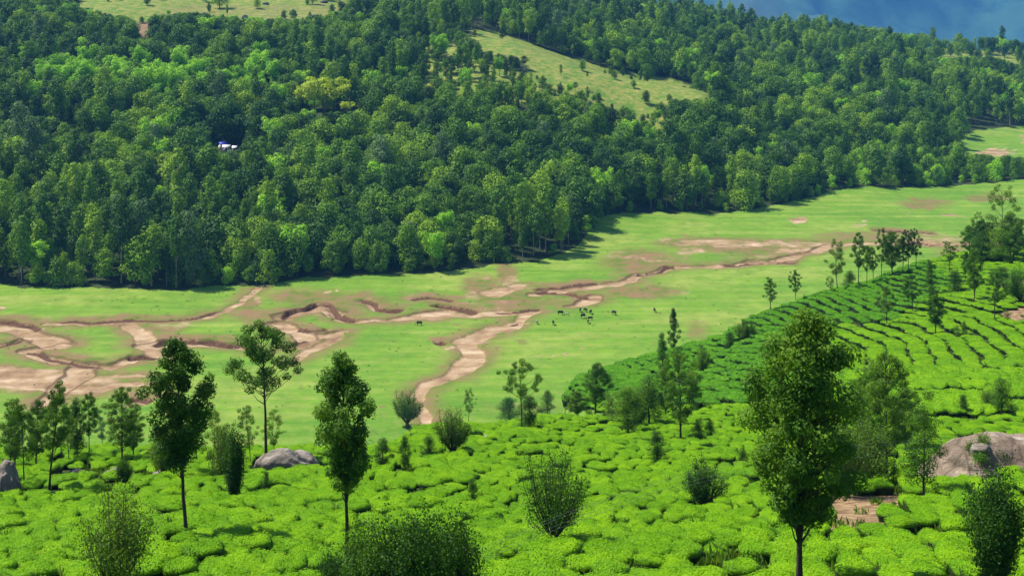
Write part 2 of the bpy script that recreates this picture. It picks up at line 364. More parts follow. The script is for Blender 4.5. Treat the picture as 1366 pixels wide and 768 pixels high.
M['tea_core'] = plain('tea_branches', (.008, .02, .004), (.03, .055, .01), 3.0, .9)

# ------------------------------------------------------------------ ground sheets
def ground_mat():
    m, ns, ls = mat('ground'); g = geo_pos(ns)
    A = lambda n: N_(ns, 'ShaderNodeAttribute', attribute_name=n).outputs['Fac']; n5 = noise_(ns, ls, .38, 5.0, g, .7)
    n1 = noise_(ns, ls, .018, 4.0, g); n2 = noise_(ns, ls, .16, 5.0, g, .6); n3 = noise_(ns, ls, 1.1, 4.0, g, .65)
    st = ns.new('ShaderNodeMapping'); st.inputs['Scale'].default_value = (.02, .16, .1); st.inputs['Rotation'].default_value = (0, 0, .15); ls.new(g, st.inputs[0])
    n4 = noise_(ns, ls, 1.0, 4.0, st.outputs[0])
    gr = ramp(ns, [(.40, (.10, .24, .018)), (.5, (.17, .31, .026)), (.59, (.27, .345, .06))]); ls.new(math_(ns, ls, 'ADD', math_(ns, ls, 'MULTIPLY', n1, .5), math_(ns, ls, 'MULTIPLY', n4, .5)), gr.inputs[0])
    gr2 = mixc(ns, ls, math_(ns, ls, 'MULTIPLY', math_(ns, ls, 'SUBTRACT', n2, .36), 2.2), gr.outputs[0], (.10, .215, .018))
    # dry, trampled grass
    dr = ramp(ns, [(.36, (.12, .17, .025)), (.5, (.20, .165, .055)), (.62, (.25, .15, .08))]); ls.new(n2, dr.inputs[0])
    df = math_(ns, ls, 'MULTIPLY', A('dry'), math_(ns, ls, 'MULTIPLY_ADD', n5, 1.6, .45)); dc = ns.new('ShaderNodeClamp'); ls.new(df, dc.inputs[0])
    gr2 = mixc(ns, ls, math_(ns, ls, 'MULTIPLY', math_(ns, ls, 'SUBTRACT', n5, .5), 3.0), gr2, (.24, .27, .06)); c = mixc(ns, ls, dc.outputs[0], gr2, dr.outputs[0])
    so_ = ramp(ns, [(.36, (.20, .12, .06)), (.5, (.37, .245, .135)), (.64, (.55, .41, .26))]); ls.new(math_(ns, ls, 'ADD', math_(ns, ls, 'MULTIPLY', n2, .55), math_(ns, ls, 'MULTIPLY', n4, .45)), so_.inputs[0])
    sf = math_(ns, ls, 'MULTIPLY_ADD', A('soil'), 2.4, math_(ns, ls, 'MULTIPLY_ADD', math_(ns, ls, 'ADD', n3, n2), 1.8, -2.75)); sc = ns.new('ShaderNodeClamp'); ls.new(sf, sc.inputs[0])
    c = mixc(ns, ls, sc.outputs[0], c, so_.outputs[0])
    bk = ramp(ns, [(.3, (.07, .035, .02)), (.7, (.16, .085, .05))]); ls.new(n3, bk.inputs[0])
    bf = math_(ns, ls, 'MULTIPLY_ADD', A('bank'), 1.8, math_(ns, ls, 'MULTIPLY_ADD', n3, .8, -.6)); bc = ns.new('ShaderNodeClamp'); ls.new(bf, bc.inputs[0])
    c = mixc(ns, ls, bc.outputs[0], c, bk.outputs[0])
    # rough hill grass of the far slope, forest floor, tea ground
    hg = ramp(ns, [(.40, (.075, .19, .018)), (.5, (.18, .24, .035)), (.60, (.32, .29, .075))]); ls.new(math_(ns, ls, 'ADD', math_(ns, ls, 'MULTIPLY', n2, .5), math_(ns, ls, 'MULTIPLY', n5, .5)), hg.inputs[0])
    c = mixc(ns, ls, A('hillgrass'), c, hg.outputs[0])
    ff = ramp(ns, [(.3, (.018, .035, .010)), (.7, (.05, .07, .02))]); ls.new(n2, ff.inputs[0])
    c = mixc(ns, ls, A('forest'), c, ff.outputs[0])
    tf = ramp(ns, [(.35, (.02, .045, .008)), (.62, (.055, .075, .018)), (.8, (.12, .09, .045))]); ls.new(n3, tf.inputs[0])
    c = mixc(ns, ls, A('tea'), c, tf.outputs[0])
    br = ramp(ns, [(.36, (.15, .09, .045)), (.5, (.27, .175, .09)), (.66, (.42, .29, .16))]); ls.new(n3, br.inputs[0])
    c = mixc(ns, ls, A('bare'), c, br.outputs[0])
    p = ns.new('ShaderNodeBsdfPrincipled'); p.inputs['Roughness'].default_value = .9; p.inputs['Specular IOR Level'].default_value = .15
    ls.new(c, p.inputs['Base Color'])
    b = ns.new('ShaderNodeBump'); b.inputs['Strength'].default_value = .6; b.inputs['Distance'].default_value = .5
    ls.new(math_(ns, ls, 'ADD', n3, n2), b.inputs['Height']); ls.new(b.outputs[0], p.inputs['Normal'])
    o = ns.new('ShaderNodeOutputMaterial'); ls.new(p.outputs[0], o.inputs[0]); return m
M['ground'] = ground_mat()

# fields of the far slope, in (bearing, ground row)
HUMP = [(640,66),(616,50),(628,40),(665,44),(700,56),(760,78),(830,96),(900,106),(948,124),(950,138),(905,139),(880,141),(862,152),(820,142),(790,122),(735,112),(715,100),(700,84),(660,78)]
SPARSE = [(545,60),(612,60),(660,90),(720,100),(790,125),(880,140),(905,165),(880,195),(800,165),(700,140),(620,135),(560,125)]
TOPC = [(60,-60),(90,6),(110,20),(180,32),(250,24),(330,34),(400,34),(455,24),(480,-2),(570,6),(620,-60)]
TOPROCK = [(205,18),(250,4),(330,6),(440,8),(462,24),(400,40),(330,40),(270,36),(215,40)]
RED = [(178,32),(200,32),(203,50),(182,52)]
RGREEN = [(1190,36),(1225,36),(1230,46),(1195,48)]
RGREEN2 = [(1235,58),(1300,50),(1380,62),(1380,98),(1320,80),(1240,84)]
FARM = [(1276,186),(1300,174),(1366,168),(1700,163),(1700,216),(1366,216),(1280,210)]
HOUSE = [(280,192),(332,192),(332,202),(280,202)]
EDGE = np.array([(-300,150),(0,150),(200,148),(400,146),(560,185),(640,188),(700,192),(740,300),(760,322),(850,335),(950,330),(1000,340),(1100,350),(1200,375),(1366,385),(1700,395)], float)
def tea_zone(px, py, X, Y):
    t = Y < np.interp(px, EDGE[:, 0], EDGE[:, 1]) - 6 + 8 * (fbm(X / 12, Y / 12, 55) - .5)
    strip = inpoly(px, py, [(728,536),(775,541),(800,551),(868,556),(872,562),(800,563),(728,560)])
    return t & ~strip
BARE_T = [[(1100,662),(1150,656),(1212,662),(1222,674),(1190,694),(1150,712),(1100,712)],[(1330,422),(1345,412),(1400,398),(1500,395),(1500,420),(1366,430),(1340,436)],[(1310,378),(1380,366),(1500,360),(1500,384),(1366,396)],[(940,750),(985,745),(1000,765),(950,790)],
          [(60,632),(150,628),(230,634),(235,642),(60,646)],[(930,430),(970,418),(985,432),(965,455),(930,460)]]

def sheet(name, Ys, u0, u1, nc, lower=0.0, valley=False, label=''):
    us = np.linspace(u0, u1, nc); U, YY = np.meshgrid(us, Ys); X = U * YY
    z = height(X, YY)
    at = {k: np.zeros(X.shape) for k in ('soil', 'dry', 'bank', 'hillgrass', 'forest', 'tea', 'bare')}
    px = 683 + F * U
    if valley:
        g = valley_gate(X, YY); carve, soil, dry, bank = valley_relief(X, YY)
        z = z - carve * g; at['soil'] = soil * g; at['dry'] = dry * g; at['bank'] = bank * g
        z = z + (fbm(X / 3.2, YY / 4.2, 71, 2) - .5) * .30
    py = HOR - F * z / YY
    fo = (YY > forest_Y(px) + 2 + 9 * (fbm(X / 9, YY / 9, 91) - .5)).astype(float)
    fm = inpoly(px, py, FARM); fo[fm] = 0
    if not valley and Ys[0] > 500:
        c2, s2, d2, b2 = valley_relief(X, YY); at['soil'] = s2 * fm; at['dry'] = d2 * fm
    nn = 14 * (fbm(px / 14, py / 7, 61) - .5)
    hg = inpoly(px + nn, py + nn * .6, HUMP) | inpoly(px + nn, py + nn * .6, TOPC) | inpoly(px, py + nn * .5, RGREEN2) | inpoly(px, py, RGREEN) | (inpoly(px + nn, py + nn * .5, SPARSE))
    hg &= YY > 650
    at['hillgrass'] = hg * 1.0; fo[hg] = 0; at['forest'] = fo
    te = tea_zone(px, py, X, YY) | (YY < 60)
    at['tea'] = te * 1.0
    ba = np.zeros(X.shape, bool)
    for b in BARE_T: ba |= inpoly(px + nn * .6, py + nn * .4, b) & (YY < 400)
    ba |= inpoly(px + nn * .4, py + nn * .3, RED) & (YY > 650)
    at['bare'] = ba * 1.0 + (inpoly(px + nn, py + nn, TOPROCK) & (YY > 650)) * .3 * (fbm(X / 6, YY / 6, 95) + .3)
    nr, ncl = X.shape; idx = np.arange(nr * ncl).reshape(nr, ncl)
    Q = np.stack([idx[:-1, :-1], idx[:-1, 1:], idx[1:, 1:], idx[1:, :-1]], -1).reshape(-1, 4)
    zl = z.copy()
    if lower:
        zl[0] -= lower
    V = np.stack([X, YY, zl], -1).reshape(-1, 3)
    me = new_mesh(name, V, Q, [M['ground']], attrs={k: v.ravel() for k, v in at.items()}, shade_smooth=True)
    return link(name, me, kind='structure', label=label)
U0, U1 = -.60, .60
YA = np.concatenate([np.linspace(-40, 10, 12), np.exp(np.linspace(math.log(12), math.log(262), 150))])
# valley rows: even in picture rows
rows = np.linspace(645, 238, 470); YB = -VAL * F / (rows - HOR) - 75 * (1 - smooth(320, 420, -VAL * F / (rows - HOR)))
YB = np.sort(YB); YB[0] = 260
YC = np.exp(np.linspace(math.log(YB[-1] - 3), math.log(3200), 260))
def near_sheet():
    # wide enough beside and behind the camera
    Ys = YA; nc = 300
    us = np.linspace(-1, 1, nc); U, YY = np.meshgrid(us, Ys)
    X = U * np.maximum(np.abs(YY) * .80, 90.0)
    z = height(X, np.maximum(YY, .5))
    px = 683 + F * X / np.maximum(YY, 12); py = HOR - F * z / np.maximum(YY, 12)
    nn = 14 * (fbm(px / 14, py / 7, 61) - .5); ba = np.zeros(X.shape, bool)
    for b in BARE_T: ba |= inpoly(px + nn * .6, py + nn * .4, b)
    te = tea_zone(px, py, X, YY) | (YY < 60)
    idx = np.arange(X.size).reshape(X.shape)
    Q = np.stack([idx[:-1, :-1], idx[:-1, 1:], idx[1:, 1:], idx[1:, :-1]], -1).reshape(-1, 4)
    zr = np.zeros(X.size)
    me = new_mesh('tea_hillside', np.stack([X, YY, z], -1).reshape(-1, 3), Q, [M['ground']],
        attrs={'soil': zr, 'dry': zr, 'bank': zr, 'hillgrass': zr, 'forest': zr, 'tea': te.ravel() * 1.0, 'bare': ba.ravel() * 1.0}, shade_smooth=True)
    return link('tea_hillside_ground', me, kind='structure', label='ground of the tea covered hillside')
near_sheet()
sheet('meadow', YB, U0, U1, 1100, valley=True, lower=.4, label='green river meadow with eroded tan channels')
sheet('forest_slope_ground', YC, -.62, .62, 420, lower=.4, label='ground of the forested far slope')

# far mountains
def mountain():
    Ys = np.linspace(6000, 14000, 150); us = np.linspace(-.7, .7, 320); U, YY = np.meshgrid(us, Ys); X = U * YY
    t = smooth(6300, 13500, YY)
    rid = 1 - np.abs(2 * fbm(X / 1500 + .3, YY / 2100, 201, 5) - 1)
    z = -560 + 2100 * t + (rid - .6) * 1000 * smooth(6000, 8000, YY) + (fbm(X / 260, YY / 330, 207, 5) - .5) * 130
    idx = np.arange(X.size).reshape(X.shape)
    Q = np.stack([idx[:-1, :-1], idx[:-1, 1:], idx[1:, 1:], idx[1:, :-1]], -1).reshape(-1, 4)
    m, ns, ls = mat('mountain'); g = geo_pos(ns); n1 = noise_(ns, ls, .0022, 6.0, g, .6); n2 = noise_(ns, ls, .02, 4.0, g, .7)
    r = ramp(ns, [(.38, (.012, .06, .04)), (.50, (.05, .13, .07)), (.62, (.06, .11, .07)), (.75, (.12, .13, .10))])
    ls.new(math_(ns, ls, 'ADD', math_(ns, ls, 'MULTIPLY', n1, .75), math_(ns, ls, 'MULTIPLY', n2, .25)), r.inputs[0])
    p = ns.new('ShaderNodeBsdfPrincipled'); p.inputs['Roughness'].default_value = .95; p.inputs['Specular IOR Level'].default_value = .1; ls.new(r.outputs[0], p.inputs['Base Color'])
    o = ns.new('ShaderNodeOutputMaterial'); ls.new(p.outputs[0], o.inputs[0])
    me = new_mesh('mountain', np.stack([X, YY, z], -1).reshape(-1, 3), Q, [m], shade_smooth=True)
    link('mountain', me, kind='structure', label='blue hazy mountain range behind the forest ridge')
mountain()

# ------------------------------------------------------------------ trees
def crown_profile(kind, t):
    if kind == 'oak': return (np.sin(np.pi * np.clip(.10 + .84 * t, 0, 1))) ** .75
    if kind == 'cone': return 1.05 - .8 * t
    if kind == 'dome': return np.sqrt(np.clip(1 - (t * 1.0 - .25) ** 2 / .62, 0.05, 1))
    if kind == 'umbrella': return np.where(t > .4, 1.0 - .25 * t, .5)
    return np.ones_like(t)
def tree_geo(seed, H, R, cb=.35, kind='oak', ncl=40, clr=.16, nleaf=9000, leaf=.16, tr=.14, asp=.55, bend=.02, up=.35, flat=.8, limbs=True, gap=.15, k=6, nrm=.42):
    """trunk (V, F) and crown (V, F, tone); sizes in metres"""
    r = np.random.RandomState(seed)
    n = 9; hs = np.linspace(0, .96, n); b = np.cumsum(r.normal(size=(n, 2)) * bend * H, 0); b -= b[0]; b *= (hs[:, None] ** 1.0)
    tp = np.column_stack([b[:, 0], b[:, 1], hs * H]); trad = tr * (1 - hs * .88); trad[0] *= 1.5
    parts = [tube(tp, trad, k)]
    C = []; CR = []
    for i in range(ncl):
        t = (i + r.rand()) / ncl; h = cb + (1 - cb) * (t * .96 + .02)
        az = i * 2.4 + r.uniform(-.7, .7); rr = R * float(crown_profile(kind, np.array(t))) * (r.uniform(.15, 1) ** .6) * (.92 + (.15 if H < 9.5 else .07) * math.sin(h * 19 + seed) + .12 * math.sin(az * 2 + seed * 1.3))
        if r.rand() < gap: rr *= 1.18
        j = h / .96 * (n - 1); j = min(j, n - 1.001); q = tp[int(j)] * (1 - j % 1) + tp[int(j) + 1] * (j % 1)
        s = clr * H * r.uniform(.65, 1.3) * (1.0 if t < .85 else .75)
        rr = max(0, rr - s * .35)
        c = np.array([q[0] + rr * math.cos(az), q[1] + rr * math.sin(az), h * H]); C.append(c); CR.append(s)
        if limbs:
            j0 = max(.05, (h - .10 - .25 * rr / H)) / .96 * (n - 1); j0 = min(j0, n - 1.001); q0 = tp[int(j0)] * (1 - j0 % 1) + tp[int(j0) + 1] * (j0 % 1)
            mid = (q0 * .5 + c * .5) + np.array([0, 0, -.02 * H]); lr = max(tr * .28, .012)
            parts.append(tube([q0, mid, c], [lr, lr * .7, lr * .3], 4))
    C = np.array(C); CR = np.array(CR)
    wgt = CR ** 2; cnt = np.maximum(3, (nleaf * wgt / wgt.sum()).astype(int)); ids = np.repeat(np.arange(ncl), cnt); m = len(ids)
    D = r.normal(size=(m, 3)); D /= np.linalg.norm(D, axis=1)[:, None]; rad = r.uniform(.35, 1.0, m) ** .55
    lump = 1 + .35 * np.sin(D[:, 0] * 5 + ids * 1.7) * np.sin(D[:, 1] * 5 + ids) * np.sin(D[:, 2] * 4 + 1)
    Pp = C[ids] + D * (CR[ids] * rad * lump)[:, None] * np.array([1, 1, flat])
    Nn = D * .9 + r.normal(size=(m, 3)) * nrm; Nn[:, 2] += up; Nn /= np.linalg.norm(Nn, axis=1)[:, None]
    V, Fc = leaf_quads(Pp, Nn, leaf * r.uniform(.6, 1.35, m), r, asp)
    tone = np.clip(r.rand(ncl)[ids] * .55 + r.rand(m) * .45, 0, 1)
    tv, tf = merge(parts)
    return tv, tf, V, Fc, np.repeat(tone, 4)
def vase_geo(seed, H, R, nst=26, nleaf=5000, leaf=.12, tr=.06, cb=.3, dense=.5, tall=.5, bare=False):
    """many stems fanning up from a low bole"""
    r = np.random.RandomState(seed); parts = []; P_ = []; T = []
    parts.append(tube([(0, 0, 0), (.01 * H, 0, .07 * H), (0, 0, .14 * H)], [tr * 2.4, tr * 2.0, tr * 1.6], 8))
    for i in range(nst):
        az = r.uniform(0, 2 * math.pi); q = r.rand() ** .6; e = R * q; hh = H * (1 - (1 - tall) * q ** 2.2) * r.uniform(.70, 1.0) * (1 + .10 * math.sin(az * 3 + seed))
        p0 = np.array([0, 0, .11 * H]); p3 = np.array([e * math.cos(az), e * math.sin(az), hh])
        p1 = p0 + np.array([p3[0] * .45, p3[1] * .45, hh * .22]); p2 = p0 * .0 + np.array([p3[0] * .85, p3[1] * .85, hh * .62])
        ts = np.linspace(0, 1, 7)[:, None]; B = (1 - ts) ** 3 * p0 + 3 * (1 - ts) ** 2 * ts * p1 + 3 * (1 - ts) * ts ** 2 * p2 + ts ** 3 * p3
        B += np.cumsum(r.normal(size=B.shape) * .008 * H, 0) * np.array([1, 1, 0]); parts.append(tube(B, tr * np.linspace(.55, .12, 7), 4))
        m = nleaf // nst; tt = cb + (1 - cb) * r.rand(m) ** .8; k0 = np.clip(tt * 6, 0, 5.999); a = k0.astype(int); f = (k0 - a)[:, None]
        P_.append(B[a] * (1 - f) + B[a + 1] * f + r.normal(size=(m, 3)) * (dense * R * .2)); T.append(np.full(m, r.rand()))
    Pp = np.concatenate(P_); m = len(Pp)
    Nn = r.normal(size=(m, 3)); Nn[:, :2] += Pp[:, :2] / R * 1.2; Nn[:, 2] += .4; Nn /= np.linalg.norm(Nn, axis=1)[:, None]
    V, Fc = leaf_quads(Pp, Nn, leaf * r.uniform(.6, 1.3, m), r, .5, droop=-1.2)
    tv, tf = merge(parts)
    return tv, tf, V, Fc, np.repeat(np.clip(np.concatenate(T) * .6 + r.rand(m) * .4, 0, 1), 4)

KIND = {  # builders at true size
 'tall':   lambda s, H, R, q: tree_geo(s, H, R, .40, 'oak', int(66 * q), .045, int(17000 * q), .0135 * H, .0105 * H, bend=.014, gap=.35),
 'full':   lambda s, H, R, q: tree_geo(s, H, R, .27, 'oak', int(130 * q), .048, int(36000 * q), .0125 * H, .013 * H, bend=.010, gap=.3),
 'spread': lambda s, H, R, q: tree_geo(s, H, R, .54, 'oak', int(54 * q), .052, int(17000 * q), .0135 * H, .012 * H, bend=.010, gap=.2),
 'airy':   lambda s, H, R, q: tree_geo(s, H, R, .34, 'oak', int(54 * q), .048, int(10000 * q), .0145 * H, .008 * H, bend=.018, gap=.35),
 'round':  lambda s, H, R, q: tree_geo(s, H, R, .20, 'dome', int(54 * q), .10, int(17000 * q), .017 * H, .015 * H, bend=.01, gap=.05),
 'poplar': lambda s, H, R, q: tree_geo(s, H, R, .12, 'cone', int(54 * q), .065, int(9000 * q), .02 * H, .012 * H, bend=.008),
 'vase':   lambda s, H, R, q: vase_geo(s, H, R, int(60 * q), int(15000 * q), .020 * H, .012 * H, .30, .5, .6),
 'bare':   lambda s, H, R, q: vase_geo(s, H, R, int(60 * q), int(12000 * q), .024 * H, .010 * H, .30, .7, .75),
 'column': lambda s, H, R, q: vase_geo(s, H, R, int(90 * q), int(30000 * q), .024 * H, .008 * H, .06, .8, .85),
}
VAR = {}; TREEC = []
def tree_meshes(kind, seed, H, R, q, leafm, barkm):
    tv, tf, V, Fc, tone = KIND[kind](seed, H, R, q)
    return (new_mesh('trunk', tv, tf, [M[barkm]], shade_smooth=True), new_mesh('crown', V, Fc, [M[leafm]], attrs={'tone': tone}))
def place_tree(px, yb, yt, wd, kind, name, cat, label, leafm='oak', barkm='bark', group=None, q=None, Ymax=None, rz=None, dx=0):
    X, Y, Z = hit(px, yb, hi=Ymax or 420.0)
    if Y < 175:      # the foot of the trunk stands lower than the bush tops around it
        X, Y, Z = hit(px, yb + .55 * F / Y); yb = yb + .55 * F / Y
    TREEC.append((X, Y))
    H = (yb - yt) / F * Y; R = wd / 2 / F * Y
    app = yb - yt
    i = int(abs(px * 7.3 + yb)) % 9973
    root = bpy.data.objects.new(name, None); COL.objects.link(root); root.location = (X, Y, Z - .08)
    root['label'] = label; root['category'] = cat
    if group: root['group'] = group
    root.empty_display_size = .5
    ang = (i * 1.37) % 6.28 if rz is None else rz
    if app > 95:
        tm, cm = tree_meshes(kind, i, H, R, q or min(1.2, max(.55, app / 240)), leafm, barkm)
        s = (1, 1, 1)
    else:
        key = (kind, leafm, i % 3)
        if key not in VAR: VAR[key] = tree_meshes(kind, 900 + i, 8.0, 1.7, .62, leafm, barkm)
        tm, cm = VAR[key]; s = (R / 1.7, R / 1.7, H / 8.0)
    root.rotation_euler = (0, 0, ang); root.scale = s
    link('trunk', tm, root); link('crown', cm, root)
    return root

